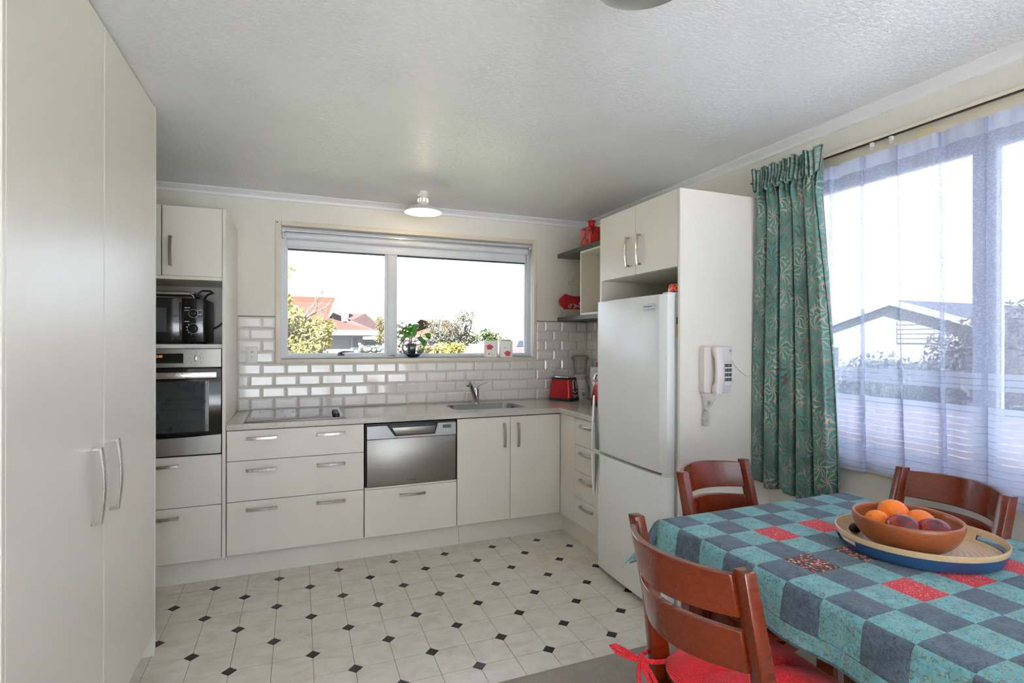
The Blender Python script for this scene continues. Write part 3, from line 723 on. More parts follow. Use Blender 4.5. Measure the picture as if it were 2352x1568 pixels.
# energy rating sticker on the near flank of the fridge
st = thing('energy_label', None, None, (1.79, f0, 1.4), parent=fg); ye = f0+.0036
el = [(1.742, 1.498)]+[(1.79-.048*math.cos(PI*i/10), 1.498+.05*math.sin(PI*i/10)) for i in range(1, 10)]+[(1.838, 1.498)]
B().prism(el, 'Y', ye-.0006, ye).obj('rating_arc', plain('orange_print', (232, 116, 44), .5), st, 0)
B().box(1.739, 1.84, ye-.0006, ye, 1.463, 1.498).obj('black_band', M['blackm'], st, 0)
B().box(1.739, 1.84, ye-.0006, ye, 1.400, 1.463).obj('yellow_panel', plain('yellow_print', (240, 186, 20), .5), st, 0)
B().box(1.752, 1.83, ye-.0010, ye, 1.418, 1.452).obj('white_box', M['white'], st, 0)
B().box(1.740, 1.84, ye-.0006, ye, 1.384, 1.400).obj('white_strip', M['white'], st, 0)
for x in (1.70, 2.24):
    for y in (f0+.05, f1-.05): B().cyl((x if x > 1.75 else 1.76, y, 0), (x if x > 1.75 else 1.76, y, .034), .018, n=12).obj('foot', M['rubber'], fg)
# --- snack packet on the fridge
sp = thing('snack_packet', 'small bright red and orange packet on top of the fridge', 'packet', (1.80, 2.21, 1.602))
q = N('packet_print'); v = q.pos('POS', (1, 1, 1)); f = q.noise(v, 38, 1); q.set(Base_Color=q.ramp(f, [(.36, lin((30, 90, 190))), (.42, lin((226, 30, 40))), (.52, lin((240, 110, 20))), (.6, lin((250, 210, 60))), (.68, lin((220, 30, 80)))], 'CONSTANT'), Roughness=.3)
B().prism([(1.755, 1.602), (1.85, 1.602), (1.852, 1.64), (1.845, 1.665), (1.757, 1.668), (1.75, 1.64)], 'Y', 2.19, 2.235, .006, 2).obj('wrapper', q.m, sp)
B().box(1.756, 1.846, 2.205, 2.218, 1.660, 1.672, .002, 1).obj('crimped_seal', q.m, sp)
# ================================================================== SHELVES AND WHAT STANDS ON THEM
SXf = 2.026
u = tag(B().box(SXf, XR-.001, 2.868, YB-.001, 2.078, 2.113, .0015, 1).obj('shelf', M['charcoal']), 'charcoal shelf board carrying the red bottle', 'shelf')
u = tag(B().box(SXf, XR-.001, 2.868, YB-.001, 1.547, 1.579, .0015, 1).obj('shelf', M['charcoal']), 'charcoal shelf board just above the tiles in the corner', 'shelf')
oc = thing('open_box_shelf', 'white open box cabinet between the two charcoal shelves', 'shelf', (2.15, 3.26, 1.579))
B().box(SXf+.006, XR-.001, 3.64, 3.656, 1.5795, 2.0775, .001, 1).obj('side_panel', M['cab'], oc)
B().box(SXf+.006, XR-.001, 2.868, 2.884, 1.5795, 2.0775, .001, 1).obj('side_panel', M['cab'], oc)
B().box(SXf+.006, XR-.001, 2.884, 3.64, 2.060, 2.0775, .001, 1).obj('top_panel', M['cab'], oc)
B().box(SXf+.006, XR-.001, 2.884, 3.64, 1.5795, 1.596, .001, 1).obj('bottom_panel', M['cab'], oc)
B().box(XR-.008, XR-.001, 2.884, 3.64, 1.596, 2.060).obj('back_panel', M['cab'], oc, 0)
# red ceramic bottle with bird-and-branch print
M['redcer'] = plain('red_glaze', (206, 22, 14), .12, var=.03, Coat_Weight=.5)
M['print'] = plain('dark_print', (58, 22, 16), .4)
vx, vy, vz = 2.10, 3.60, 2.113
bt = thing('red_bottle', 'square red ceramic bottle with dark bird and branch print', 'bottle', (vx, vy, vz))
VS = Matrix.Translation((vx, vy, vz)) @ Matrix.Diagonal((1.12, 1.22, 1.2, 1)) @ Matrix.Translation((-vx, -vy, -vz))
B().box(vx-.05, vx+.05, vy-.062, vy+.062, vz, vz+.118, .008, 3).xf(VS).obj('body', M['redcer'], bt)
B().lathe([(.028, vz+.116), (.022, vz+.124), (.021, vz+.150), (.028, vz+.158), (.028, vz+.163), (.021, vz+.163), (.018, vz+.15), (0, vz+.148)], (vx, vy, 0), 24).xf(VS).obj('neck', M['redcer'], bt)
B().lathe([(.0285, vz+.1605), (.0285, vz+.1635), (.0215, vz+.1637)], (vx, vy, 0), 24).xf(VS).obj('rim', M['print'], bt)
B().box(vx-.051, vx+.051, vy-.063, vy+.063, vz+.114, vz+.1165, .001, 1).xf(VS).obj('shoulder_line', M['print'], bt)
def decal(pts, th=.0006): return pts
pxp = vx-.0506
def leaf_poly(cy, cz, L, wd, an):
    out = []
    for i in range(12):
        a = 2*PI*i/12; x, y = L*math.cos(a), wd*math.sin(a)*(1-.3*math.cos(a)); out.append((cy+x*math.cos(an)-y*math.sin(an), cz+x*math.sin(an)+y*math.cos(an)))
    return out
b = B()
for fx_, nx in ((vx-.0504, 1), ):
    b.tube([(fx_, vy+.055, vz+.03), (fx_, vy+.02, vz+.045), (fx_, vy-.02, vz+.06), (fx_, vy-.058, vz+.085)], .0018, 6)
    b.tube([(fx_, vy+.05, vz+.012), (fx_, vy-.0, vz+.012), (fx_, vy-.05, vz+.014)], .0015, 6)
    b.tube([(fx_, vy-.0, vz+.048), (fx_, vy-.02, vz+.03), (fx_, vy-.03, vz+.022)], .0014, 6)
    for cy, cz, L, wd, an in ((.04, .055, .009, .005, 1.8), (.03, .04, .009, .004, .6), (-.01, .098, .011, .005, .4), (.01, .103, .009, .005, 2.2), (-.03, .034, .010, .004, .9), (-.016, .028, .009, .004, 2.4), (-.045, .09, .010, .004, 1.2), (.045, .022, .008, .004, .3)):
        b.prism(leaf_poly(vy+cy, vz+cz, L, wd, an), 'X', fx_-.0006, fx_+.0004)
    b.prism([(vy+.022, vz+.05), (vy+.010, vz+.048), (vy-.004, vz+.062), (vy-.010, vz+.080), (vy-.014, vz+.086), (vy-.004, vz+.087), (vy+.006, vz+.078), (vy+.016, vz+.066)], 'X', fx_-.0006, fx_+.0004)
fy_ = vy-.0624
b.tube([(vx-.05, fy_, vz+.085), (vx-.01, fy_, vz+.09), (vx+.04, fy_, vz+.096)], .0018, 6)
for cx, cz, an in ((-.02, .1, .5), (.01, .078, 2.5), (.03, .088, 1.2), (-.03, .075, 2.0), (.02, .05, 1.0)): b.prism(leaf_poly(vx+cx, vz+cz, .011, .005, an), 'Y', fy_-.0006, fy_+.0004)
b.xf(VS).obj('bird_print', M['print'], bt)
# scrolled iron easel + red folded oven mitt
M['iron'] = plain('cream_iron', (206, 196, 178), .5)
ez = 1.579; ex = 2.17
def spiral(cy, cz, r0, turns, a0, x, n=18, s=1, r1=.15):
    return [(x, cy+s*r0*(1-(1-r1)*i/n)*math.cos(a0+turns*2*PI*i/n), cz+r0*(1-(1-r1)*i/n)*math.sin(a0+turns*2*PI*i/n)) for i in range(n+1)]
es = thing('scroll_easel', 'cream wrought iron scroll easel on the lower corner shelf', 'easel', (2.16, 3.90, ez))
yc = 3.80
ME = Matrix(((0, -1.12, 0, 2.160+1.12*yc), (1, 0, 0, 3.905-ex), (0, 0, 1, 0), (0, 0, 0, 1)))
b = B()
for s in (1, -1):
    b.tube([(ex-.03, yc+s*.10, ez+.055), (ex-.02, yc+s*.075, ez+.16), (ex+.02, yc+s*.045, ez+.27)], .0022, 6)
    b.tube([(ex-.03, yc+s*.10, ez+.055), (ex-.035, yc+s*.115, ez+.025), (ex-.03, yc+s*.135, ez+.006)]+spiral(yc+s*.150, ez+.022, .020, 1.1, -PI*.7, ex-.03, s=s), .0022, 6)
    b.tube(spiral(yc+s*.055, ez+.285, .024, 1.3, -PI*.6, ex+.02, s=s), .0022, 6); b.tube(spiral(yc+s*.032, ez+.315, .018, 1.3, -PI*.6, ex+.02, s=s), .0022, 6); b.tube(spiral(yc+s*.016, ez+.345, .013, 1.3, -PI*.6, ex+.02, s=s), .002, 6)
b.tube([(ex+.02, yc-.045, ez+.27), (ex+.02, yc+.045, ez+.27)], .0022, 6)
b.xf(ME).obj('frame', M['iron'], es)
b = B(); xq = ex-.075
for s in (1, -1):
    b.tube([(xq, yc, ez+.05), (xq, yc+s*.035, ez+.075), (xq, yc+s*.075, ez+.10), (xq, yc+s*.11, ez+.098)]+spiral(yc+s*.115, ez+.083, .017, 1.2, PI*.5, xq, s=s), .003, 6)
    b.tube([(xq, yc, ez+.06), (xq, yc+s*.03, ez+.085), (xq, yc+s*.06, ez+.092)]+spiral(yc+s*.072, ez+.078, .014, 1.2, PI*.5, xq, s=s), .003, 6)
    b.tube([(xq, yc, ez+.055), (xq, yc+s*.015, ez+.09)]+spiral(yc+s*.028, ez+.108, .013, 1.2, PI*.9, xq, s=s), .003, 6)
    b.tube([(xq, yc+s*.06, ez+.09), (ex-.03, yc+s*.09, ez+.07)], .0024, 6)
b.prism([(yc-.02, ez+.058), (yc, ez+.043), (yc+.02, ez+.058), (yc, ez+.072)], 'X', xq-.002, xq+.002)
b.xf(ME).obj('scroll_holder', M['iron'], es)
M['redcloth'] = plain('red_fabric', (150, 10, 22), .85, var=.12, vscale=40, bump=.4, bscale=500)
mt = thing('oven_mitt', 'dark red quilted oven mitt leaning on the scroll easel', 'mitt', (2.14, 3.86, ez+.06))
prof = [(.175, .085), (.188, .11), (.185, .14), (.165, .158), (.15, .172), (.138, .186), (.10, .172), (.05, .165), (0, .172), (-.08, .175), (-.10, .16), (-.10, .07), (-.06, .062), (0, .06), (.06, .062), (.10, .06), (.14, .058), (.15, .062), (.155, .075)]
b = B().prism([(yc+a, ez+z) for a, z in prof], 'X', ex-.062, ex-.036, .008, 3); b.xf(ME).obj('glove', M['redcloth'], mt)
B().tube([(ex-.049, yc-.10, ez+.16), (ex-.049, yc-.12, ez+.172), (ex-.049, yc-.115, ez+.15), (ex-.049, yc-.10, ez+.145)], .003, 6).xf(ME).obj('hanging_loop', M['redcloth'], mt)
# ================================================================== WORKTOP APPLIANCES
M['redmetal'] = plain('red_metallic', (176, 6, 14), .2, metal=.55, var=.02, Coat_Weight=.6)
def T(px_, py_, rz): return Matrix.Translation((px_, py_, .9)) @ Matrix.Rotation(rz, 4, 'Z')
# toaster: long axis along local X, controls on the -Y... end (local +X end)
tm = T(1.998, 3.862, math.radians(-60))
to = thing('toaster', 'red metallic two slice toaster with black trim on the worktop', 'toaster', (1.998, 3.862, .9), math.radians(-60))
def rr_ring(hx, hy, r, n=6): return rrect(-hx, hx, -hy, hy, r, n)
def loft(b, secs, cap=True):
    bm = b.bm; rings = [[bm.verts.new((x, y, z)) for x, y in s] for s, z in secs]
    for a, c_ in zip(rings, rings[1:]):
        for i in range(len(a)): bm.faces.new((a[i-1], a[i], c_[i], c_[i-1]))
    if cap: bm.faces.new(rings[0][::-1]); bm.faces.new(rings[-1])
    return b
TS = Matrix.Diagonal((.74, .86, .98, 1))
loft(B(), [(rr_ring(.142, .087, .035), .022), (rr_ring(.138, .084, .035), .08), (rr_ring(.130, .079, .035), .14), (rr_ring(.122, .074, .034), .178)]).xf(TS).obj('shell', M['redmetal'], to, 40, local=True)
loft(B(), [(rr_ring(.136, .082, .035), 0), (rr_ring(.146, .091, .036), .004), (rr_ring(.146, .091, .036), .018), (rr_ring(.142, .087, .035), .024)]).xf(TS).obj('base', M['blackm'], to, 40, local=True)
loft(B(), [(rr_ring(.1235, .0755, .034), .174), (rr_ring(.1235, .0755, .034), .184), (rr_ring(.116, .068, .03), .190)]).xf(TS).obj('top_trim', M['blackm'], to, 40, local=True)
loft(B(), [(rr_ring(.100, .052, .02), .188), (rr_ring(.096, .048, .02), .196), (rr_ring(.09, .042, .02), .197)]).xf(TS).obj('slot_plate', M['chrome'], to, 40, local=True)
for y in (-.02, .02): B().box(-.075, .075, y-.011, y+.011, .1965, .1978).xf(TS).obj('bread_slot', M['black'], to, 0, local=True)
# control panel on the +X local end, slightly sloped
cpm = Matrix.Rotation(math.radians(-7.5), 4, 'Y')
pl = thing('control_panel', None, None, (0, 0, 0), 0, parent=to); pl.matrix_local = Matrix(); W[pl.name] = W[to.name]
def on_end(b): b.xf(Matrix.Translation((.1475, 0, .022)) @ cpm); return b
on_end(B().prism(rrect(-.038, .038, .006, .148, .022), 'X', .000, .003, .001, 1)).xf(TS).obj('chrome_plate', M['chrome'], pl, 40, local=True)
on_end(B().box(.0025, .0045, -.013, .013, .05, .14, .001, 1)).xf(TS).obj('lever_slot', M['black'], pl, 40, local=True)
on_end(B().box(.003, .022, -.014, .014, .028, .042, .004, 2)).xf(TS).obj('lever', M['blackm'], pl, 40, local=True)
for y in (-.028, .028):
    for z in (.045, .07): on_end(B().cyl((.002, y, z), (.007, y, z), .0065, n=12)).xf(TS).obj('button', M['black'], pl, 40, local=True)
B().cyl((-.143, 0, .06), (-.158, 0, .06), .02, n=16).xf(TS).obj('browning_knob', M['blackm'], to, 40, local=True)
for x in (-.1, .1):
    for y in (-.06, .06): B().cyl((x, y, 0), (x, y, .002), .01, n=8).xf(TS).obj('foot', M['rubber'], to, 40, local=True)
# blender
bx, by = 2.172, 3.905
bl = thing('blender', 'white blender with clear jug behind the toaster', 'blender', (bx, by, .9))
B().lathe([(.070, .9), (.070, .907), (.066, .915), (.063, .98), (.060, 1.02), (.050, 1.035), (.049, 1.06), (0, 1.06)], (bx, by, 0), 28).obj('motor_base', M['whitep'], bl)
B().lathe([(.049, 1.06), (.052, 1.075), (.050, 1.095), (.046, 1.10), (0, 1.10)], (bx, by, 0), 28).obj('collar', plain('pale_plastic', (206, 198, 200), .3), bl)
B().lathe([(.046, 1.10), (.050, 1.14), (.063, 1.225), (.066, 1.24)], (bx, by, 0), 28).obj('jug', M['jar'], bl)
B().lathe([(.072, 1.232), (.078, 1.245), (.074, 1.250), (.058, 1.262), (.03, 1.268), (0, 1.269)], (bx, by, 0), 28).obj('lid', M['jar'], bl)
B().tube([(bx+.06, by-.01, 1.225), (bx+.095, by-.02, 1.22), (bx+.10, by-.022, 1.16), (bx+.055, by-.01, 1.13)], .007, 8).obj('jug_handle', M['jar'], bl)
B().lathe([(.004, 1.10), (.004, 1.115), (.018, 1.118), (.004, 1.121), (0, 1.122)], (bx, by, 0), 10).obj('blade', M['chrome'], bl)
kn_ = B().lathe([(.016, 0), (.015, .010), (.0, .012)], (0, 0, 0), 18).xf(FY(bx-.012, by-.064, .945)); kn_.obj('speed_dial', M['chrome'], bl)
kn_ = B().lathe([(.006, 0), (.005, .004), (.0, .005)], (0, 0, 0), 12).xf(FY(bx-.012, by-.062, .985)); kn_.obj('button', M['silver'], bl)
# paper towel holder
hx_, hy_ = 2.235, 3.73
ph = thing('paper_towel_holder', 'paper towel roll on a stand with a red knob by the fridge', 'paper towel', (hx_, hy_, .9))
B().lathe([(.062, .9), (.062, .908), (.05, .914), (0, .914)], (hx_, hy_, 0), 28).obj('base', M['redmetal'], ph)
B().lathe([(.02, .915), (.056, .915), (.058, .920), (.058, 1.165), (.055, 1.170), (.02, 1.170), (.02, .915)], (hx_, hy_, 0), 32).obj('paper_roll', plain('white_paper', (236, 232, 230), .9, bump=.3, bscale=150), ph)
B().cyl((hx_, hy_, .912), (hx_, hy_, 1.178), .008, n=10).obj('rod', M['chrome'], ph)
B().lathe([(.013, 1.172), (.013, 1.206), (.011, 1.209), (0, 1.209)], (hx_, hy_, 0), 16).obj('knob', M['redmetal'], ph)
B().tube([(hx_+.014*math.cos(2*PI*i/16), hy_, 1.222+.014*math.sin(2*PI*i/16)) for i in range(16)], .0024, 8, closed=True).obj('ring', M['chrome'], ph)
# kettle, mostly hidden by the fridge
kx, ky = 2.10, 3.43
ke = thing('kettle', 'red metallic electric kettle half hidden by the fridge', 'kettle', (kx, ky, .9))
B().lathe([(.085, .9), (.088, .905), (.088, .922), (.082, .928), (0, .928)], (kx, ky, 0), 32).obj('power_base', M['blackm'], ke)
B().lathe([(.084, .926), (.086, .94), (.078, .99), (.066, 1.04), (.055, 1.075), (.05, 1.082), (0, 1.082)], (kx, ky, 0), 32).obj('body', M['redmetal'], ke)
B().lathe([(.051, 1.080), (.048, 1.092), (.03, 1.102), (.012, 1.105), (.010, 1.118), (0, 1.120)], (kx, ky, 0), 28).obj('lid', M['blackm'], ke)
B().prism([(-.060, 1.02), (-.108, 1.075), (-.104, 1.082), (-.048, 1.072)], 'Y', -.016, .016, .003, 2).xf(Matrix.Translation((kx, ky, 0)) @ Matrix.Rotation(math.radians(-48), 4, 'Z')).obj('spout', M['chrome'], ke)
B().tube([(kx+.045, ky-.03, 1.09), (kx+.03, ky-.02, 1.135), (kx-.01, ky+.01, 1.15), (kx-.04, ky+.035, 1.13), (kx-.05, ky+.04, 1.095)], .011, 10).obj('handle', M['chrome'], ke)
# ================================================================== WINDOW SILL
# plant in a glass bowl
gx, gy, gz = .812, YB+.036, 1.248
gb = thing('glass_bowl', 'round glass bowl with blue water on the kitchen window sill', 'bowl', (gx, gy, gz))
R_ = .098; gp = [(.030, gz+.002), (.045, gz+.008)]+[(R_*math.sin(a)*.93, gz+.080-.080*math.cos(a)) for a in [PI*(.30+.45*i/10) for i in range(11)]]
gb_in = [(r*.96, z+.002) for r, z in gp[::-1]]
B().lathe([(0, gz)]+gp+gb_in+[(0, gz+.004)], (gx, gy, 0), 36, sy=.52).obj('glass_wall', M['glassware'], gb)
B().lathe([(0, gz+.004), (.040, gz+.010)]+[(r*.94, z) for r, z in gp[2:6]]+[(0, gp[5][1])], (gx, gy, 0), 32, sy=.5).obj('water', M['glassblue'], gb)
pp = thing('potted_plant', 'green leafy houseplant in small black pot inside the glass bowl', 'plant', (gx-.012, gy, gz+.018))
B().lathe([(0, gz+.018), (.026, gz+.018), (.035, gz+.10), (.037, gz+.108), (.034, gz+.108), (.030, gz+.10), (0, gz+.098)], (gx-.012, gy, 0), 24, sy=.85).obj('pot', M['blackm'], pp)
M['leaf'] = plain('leaf_green', (52, 122, 22), .35, var=.3, vscale=30)
M['stem'] = plain('stem_green', (120, 150, 70), .5)
def leafmesh(base, tip, width, sag, nrm):
    base, tip = Vector(base), Vector(tip); d = tip-base; side = d.cross(Vector(nrm)).normalized(); up = side.cross(d).normalized(); b = B()
    def f(u_, v_):
        wd = width*math.sin(PI*min(1, u_*.93+.05))**.75*(1-.25*u_); s_ = (v_-.5)*2
        return base+d*u_+side*wd*s_+up*(abs(s_)*wd*.35-sag*math.sin(PI*u_))
    b.grid(f, 8, 4); return b
pc = Vector((gx-.012, gy, gz+.10))
for i, (bx_, bz_, tx_, tz_, wd_, y_) in enumerate(((.0, .10, -.052, .132, .026, -.010), (-.01, .09, -.075, .055, .024, -.012), (-.025, .075, -.005, .085, .022, -.02), (.0, .135, .062, .145, .022, .005), (.012, .155, .014, .06, .024, -.018), (.05, .06, .078, .02, .022, -.012), (.085, .045, .098, -.015, .020, -.008), (.108, .088, .135, .045, .026, -.012), (.0, .155, -.035, .14, .016, .0), (-.045, .08, -.070, .10, .020, .008))):
    B().tube([pc+Vector((0, 0, -.004)), pc+Vector((bx_*.4, y_*.5, bz_*.7)), pc+Vector((bx_, y_, bz_))], .0018, 6).obj('stem', M['stem'], pp)
    leafmesh(pc+Vector((bx_, y_, bz_)), pc+Vector((tx_, y_-.012, tz_)), wd_, -.008, (0, -1, .35)).obj('leaf', M['leaf'], pp, 60)
# two canisters with poppies
M['can'] = plain('white_tin', (232, 230, 224), .25, var=.01); M['lime'] = plain('lime_green', (128, 164, 20), .35); M['poppy'] = plain('poppy_red', (182, 8, 26), .5); M['stalk'] = plain('stalk_green', (150, 160, 70), .5); M['petal'] = plain('small_orange_flower', (232, 96, 30), .5); M['butter'] = plain('mauve_print', (150, 120, 150), .5)
def petal_ring(cx, cz, r, y, n=5, seed=0):
    rnd = random.Random(seed); return [(cx+r*(1+.13*math.sin(n*2*PI*i/30+seed)+rnd.uniform(-.05, .05))*math.cos(2*PI*i/30), cz+r*.85*(1+.1*math.sin(n*2*PI*i/30))*math.sin(2*PI*i/30)) for i in range(30)]
def canister(cx, lab, fl_, open_handle):
    c = thing('canister', lab, 'canister', (cx, YB+.035, gz), group=None); h = .128; rot = math.radians(-14); w_ = .054
    m = Matrix.Translation((cx, YB+.035, gz)) @ Matrix.Rotation(rot, 4, 'Z')
    def P(b): return b.xf(m)
    d_ = .033
    P(loft(B(), [(rr_ring(w_, d_, .012), 0), (rr_ring(w_, d_, .012), h*.96), (rr_ring(w_*.99, d_*.98, .012), h)])).obj('tin', M['can'], c, 40)
    P(loft(B(), [(rr_ring(w_*1.03, d_*1.03, .013), h-.004), (rr_ring(w_*1.03, d_*1.03, .013), h+.003), (rr_ring(w_*.8, d_*.8, .01), h+.007)])).obj('lid_rim', M['can'], c, 40)
    P(loft(B(), [(rr_ring(w_*.82, d_*.82, .01), h+.004), (rr_ring(w_*.76, d_*.76, .01), h+.014), (rr_ring(w_*.55, d_*.55, .01), h+.016)])).obj('lid', M['lime'], c, 40)
    if open_handle: P(B().tube([(.018*math.cos(PI*i/10), 0, h+.014+.02*math.sin(PI*i/10)) for i in range(11)], .003, 8)).obj('lid_handle', M['lime'], c, 40)
    else: P(B().lathe([(.006, h+.014), (.006, h+.022), (.011, h+.026), (.011, h+.034), (0, h+.038)], (0, 0, 0), 14)).obj('lid_knob', M['lime'], c, 40)
    y = -d_-.0003
    for kind, fx_, fz_, r_ in fl_:
        if kind == 'p':
            P(B().prism(petal_ring(fx_, fz_, r_, 0, 5, int(fx_*1000)), 'Y', y-.0006, y)).obj('poppy', M['poppy'], c, 0)
            P(B().prism([(fx_+r_*.22*math.cos(2*PI*i/10), fz_-r_*.2+r_*.2*math.sin(2*PI*i/10)) for i in range(10)], 'Y', y-.0009, y)).obj('poppy_centre', M['blackm'], c, 0)
        elif kind == 'o': P(B().prism([(fx_+r_*(1 if i % 2 else .45)*math.cos(2*PI*i/10), fz_+r_*(1 if i % 2 else .45)*math.sin(2*PI*i/10)) for i in range(10)], 'Y', y-.0006, y)).obj('small_flower', M['petal'], c, 0)
        elif kind == 'b': P(B().prism([(fx_, fz_), (fx_+r_, fz_+r_*.7), (fx_+r_*.7, fz_-.1*r_), (fx_+r_*.6, fz_-r_), (fx_-.1*r_, fz_-.2*r_), (fx_-r_*.8, fz_-r_*.5), (fx_-r_*.7, fz_+r_*.6)], 'Y', y-.0006, y)).obj('butterfly', M['butter'], c, 0)
        else:
            P(B().tube([(fx_, y, 0.004), (fx_+r_*.3, y, fz_*.5), (fx_+r_, y, fz_)], .0014, 6)).obj('stalk', M['stalk'], c, 0)
canister(1.442, 'white square canister with a large high poppy and green lid', [('p', -.012, .082, .026), ('o', -.016, .028, .013), ('s', .010, .07, -.022), ('s', .022, .075, .016)], False)
canister(1.572, 'white square canister with a low poppy and green lid', [('p', .012, .030, .026), ('b', -.010, .078, .010), ('s', .034, .10, .004)], True)
# ================================================================== LAMPS
def lamp(x, y, lab, lit):
    l = thing('ceiling_lamp', lab, 'lamp', (x, y, 2.27))
    B().lathe([(0, 2.4), (.040, 2.4), (.041, 2.394), (.040, 2.376), (.034, 2.372), (0, 2.372)], (x, y, 0), 28).obj('ceiling_rose', M['whitep'], l)
    B().lathe([(.022, 2.374), (.024, 2.362), (.030, 2.350), (.0345, 2.328), (.030, 2.322), (.028, 2.308)], (x, y, 0), 28).obj('gallery', M['whitep'], l)
    for i in range(8):
        a = 2*PI*i/8; m = Matrix.Translation((x, y, 0)) @ Matrix.Rotation(a, 4, 'Z')
        B().box(.0305, .036, -.0032, .0032, 2.328, 2.352, .001, 1).xf(m).obj('gallery_slot', M['bulbglow'] if lit else M['charcoal'], l)
    B().lathe([(.028, 2.310), (.060, 2.302), (.095, 2.288), (.122, 2.270), (.127, 2.262), (.1265, 2.259), (.121, 2.266), (.093, 2.284), (.058, 2.297), (.020, 2.304)], (x, y, 0), 48).obj('shade', M['whitep'] if lit else M['shadowsh'], l)
    B().sphere((x, y, 2.272), .029, 1, 1, 1.1, 20, 12).obj('bulb', M['bulbglow'] if lit else M['bulboff'], l)
q = N('lit_bulb'); q.set(Base_Color=(1, .9, .75), Emission_Color=(1, .80, .55, 1), Emission_Strength=2.6); M['bulbglow'] = q.m
M['shadowsh'] = plain('shadowed_enamel', (112, 112, 106), .4)  # grey stands in for the shadowed inside of the unlit shade
M['bulboff'] = plain('opal_bulb', (220, 220, 216), .3)
lamp(.787, 3.62, 'lit white enamel ceiling lamp near the kitchen window', True)
lamp(.775, 1.083, 'unlit ceiling lamp with shadow grey painted in at the top edge of the view', False)
ld = bpy.data.lights.new('kitchen_bulb', 'POINT'); ld.energy = 2.2; ld.color = (1, .80, .58); ld.shadow_soft_size = .03
lo = bpy.data.objects.new('kitchen_bulb', ld); COL.objects.link(lo); lo.location = (.787, 3.62, 2.235)
# ================================================================== WALL PHONE
PY = 2.112
tp = thing('wall_phone', 'cream push button telephone fixed to the fridge panel', 'telephone', (1.93, PY, 1.12))
M['phone'] = plain('cream_phone_plastic', (226, 216, 214), .35, var=.01)
M['key'] = plain('dark_key', (44, 54, 64), .4)
base = B().prism([(1.842, 1.128), (1.862, 1.122), (2.008, 1.122), (2.014, 1.130), (2.018, 1.345), (2.012, 1.352), (1.848, 1.352), (1.842, 1.344)], 'Y', PY-.042, PY-.0005, .006, 3); base.obj('base', M['phone'], tp)
B().box(1.956, 2.012, PY-.046, PY-.041, 1.135, 1.345, .003, 2).obj('keypad_panel', M['phone'], tp)
hs = thing('handset', None, None, (1.905, PY-.06, 1.125), parent=tp)
b = B(); bm = b.bm; rings = []
for i in range(25):
    t = i/24; z = 1.122+.226*t; e = abs(2*t-1)
    depth = .030 if e > .62 else .018; wdt = .030+.003*e
    yb = PY-.046 if e > .62 else PY-.062
    k = min(1, max(0, (e-.5)/.2)); k = k*k*(3-2*k)
    yback = PY-.064+k*.020; yfront = PY-.092+.010*e*e; wx = (.024+.004*e)*(1 if e < .93 else (1-(e-.93)*4))
    ring = []
    for j in range(14):
        a = 2*PI*j/14; cx, cy = math.cos(a), math.sin(a)
        sx_ = math.copysign(abs(cx)**.6, cx); sy_ = math.copysign(abs(cy)**.6, cy)
        ring.append(bm.verts.new((1.905+wx*sx_, (yback+yfront)/2+(yback-yfront)/2*sy_, z)))
    rings.append(ring)
for a_, c_ in zip(rings, rings[1:]):
    for j in range(14): bm.faces.new((a_[j-1], a_[j], c_[j], c_[j-1]))
bm.faces.new(rings[0][::-1]); bm.faces.new(rings[-1]); b.obj('handset_shell', M['phone'], hs, 50)
digits = '123456789*0#'
M['keyprint'] = plain('key_print', (190, 196, 200), .5)
for i in range(12):
    cx, cz = 1.964+(i % 3)*.0185, 1.258-(i//3)*.0235
    kk = B().box(cx-.007, cx+.007, PY-.050, PY-.045, cz-.008, cz+.008, .002, 2).obj('key', M['key'], tp)
    text_obj('digit', digits[i], .009, M['keyprint'], kk, FY(cx, PY-.0502, cz))
B().box(1.996, 2.010, PY-.048, PY-.0455, 1.325, 1.337, .001, 1).obj('indicator', plain('blue_lens', (150, 160, 200), .2), tp)
B().box(1.958, 2.008, PY-.0475, PY-.0455, 1.148, 1.158, .0008, 1).obj('name_strip', plain('pale_blue_strip', (196, 206, 226), .3), tp)
for i in range(3): B().box(1.960+i*.0185, 1.970+i*.0185, PY-.0468, PY-.0458, 1.276, 1.280).obj('printed_mark', M['silver'], tp, 0)
# coiled cord: hangs in a loop below the phone
path = [Vector(p) for p in ((1.846, PY-.02, 1.215), (1.842, PY-.02, 1.185), (1.852, PY-.02, 1.150), (1.854, PY-.02, 1.12), (1.864, PY-.022, 1.08), (1.876, PY-.022, 1.04), (1.884, PY-.022, 1.01), (1.888, PY-.022, .985), (1.880, PY-.022, .962), (1.868, PY-.022, .958), (1.860, PY-.022, .972), (1.862, PY-.024, 1.005), (1.872, PY-.026, 1.035), (1.884, PY-.028, 1.05), (1.896, PY-.03, 1.060), (1.900, PY-.03, 1.066))]
def resample(p, n):
    L = [0]
    for a_, b_ in zip(p, p[1:]): L.append(L[-1]+(b_-a_).length)
    out = []
    for i in range(n):
        s = L[-1]*i/(n-1); k = max(j for j in range(len(L)) if L[j] <= s+1e-9); k = min(k, len(p)-2); t = (s-L[k])/(L[k+1]-L[k]); out.append(p[k].lerp(p[k+1], t))
    return out
pts = resample(path[3:-1], 420); coil = []
for i, p in enumerate(pts):
    a = i*.62; r = .0085
    coil.append(p+Vector((math.cos(a)*r, math.sin(a)*r*.9, math.sin(a*.5)*.0)))
B().tube(coil, .0019, 5).obj('coiled_cord', M['phone'], tp)
B().tube(path[:4], .0022, 6).obj('straight_cord', M['phone'], tp)
B().tube([(1.905, PY-.06, 1.122), (1.905, PY-.05, 1.10), (1.902, PY-.035, 1.075), (1.900, PY-.03, 1.066)], .002, 6).obj('straight_cord', M['phone'], tp)
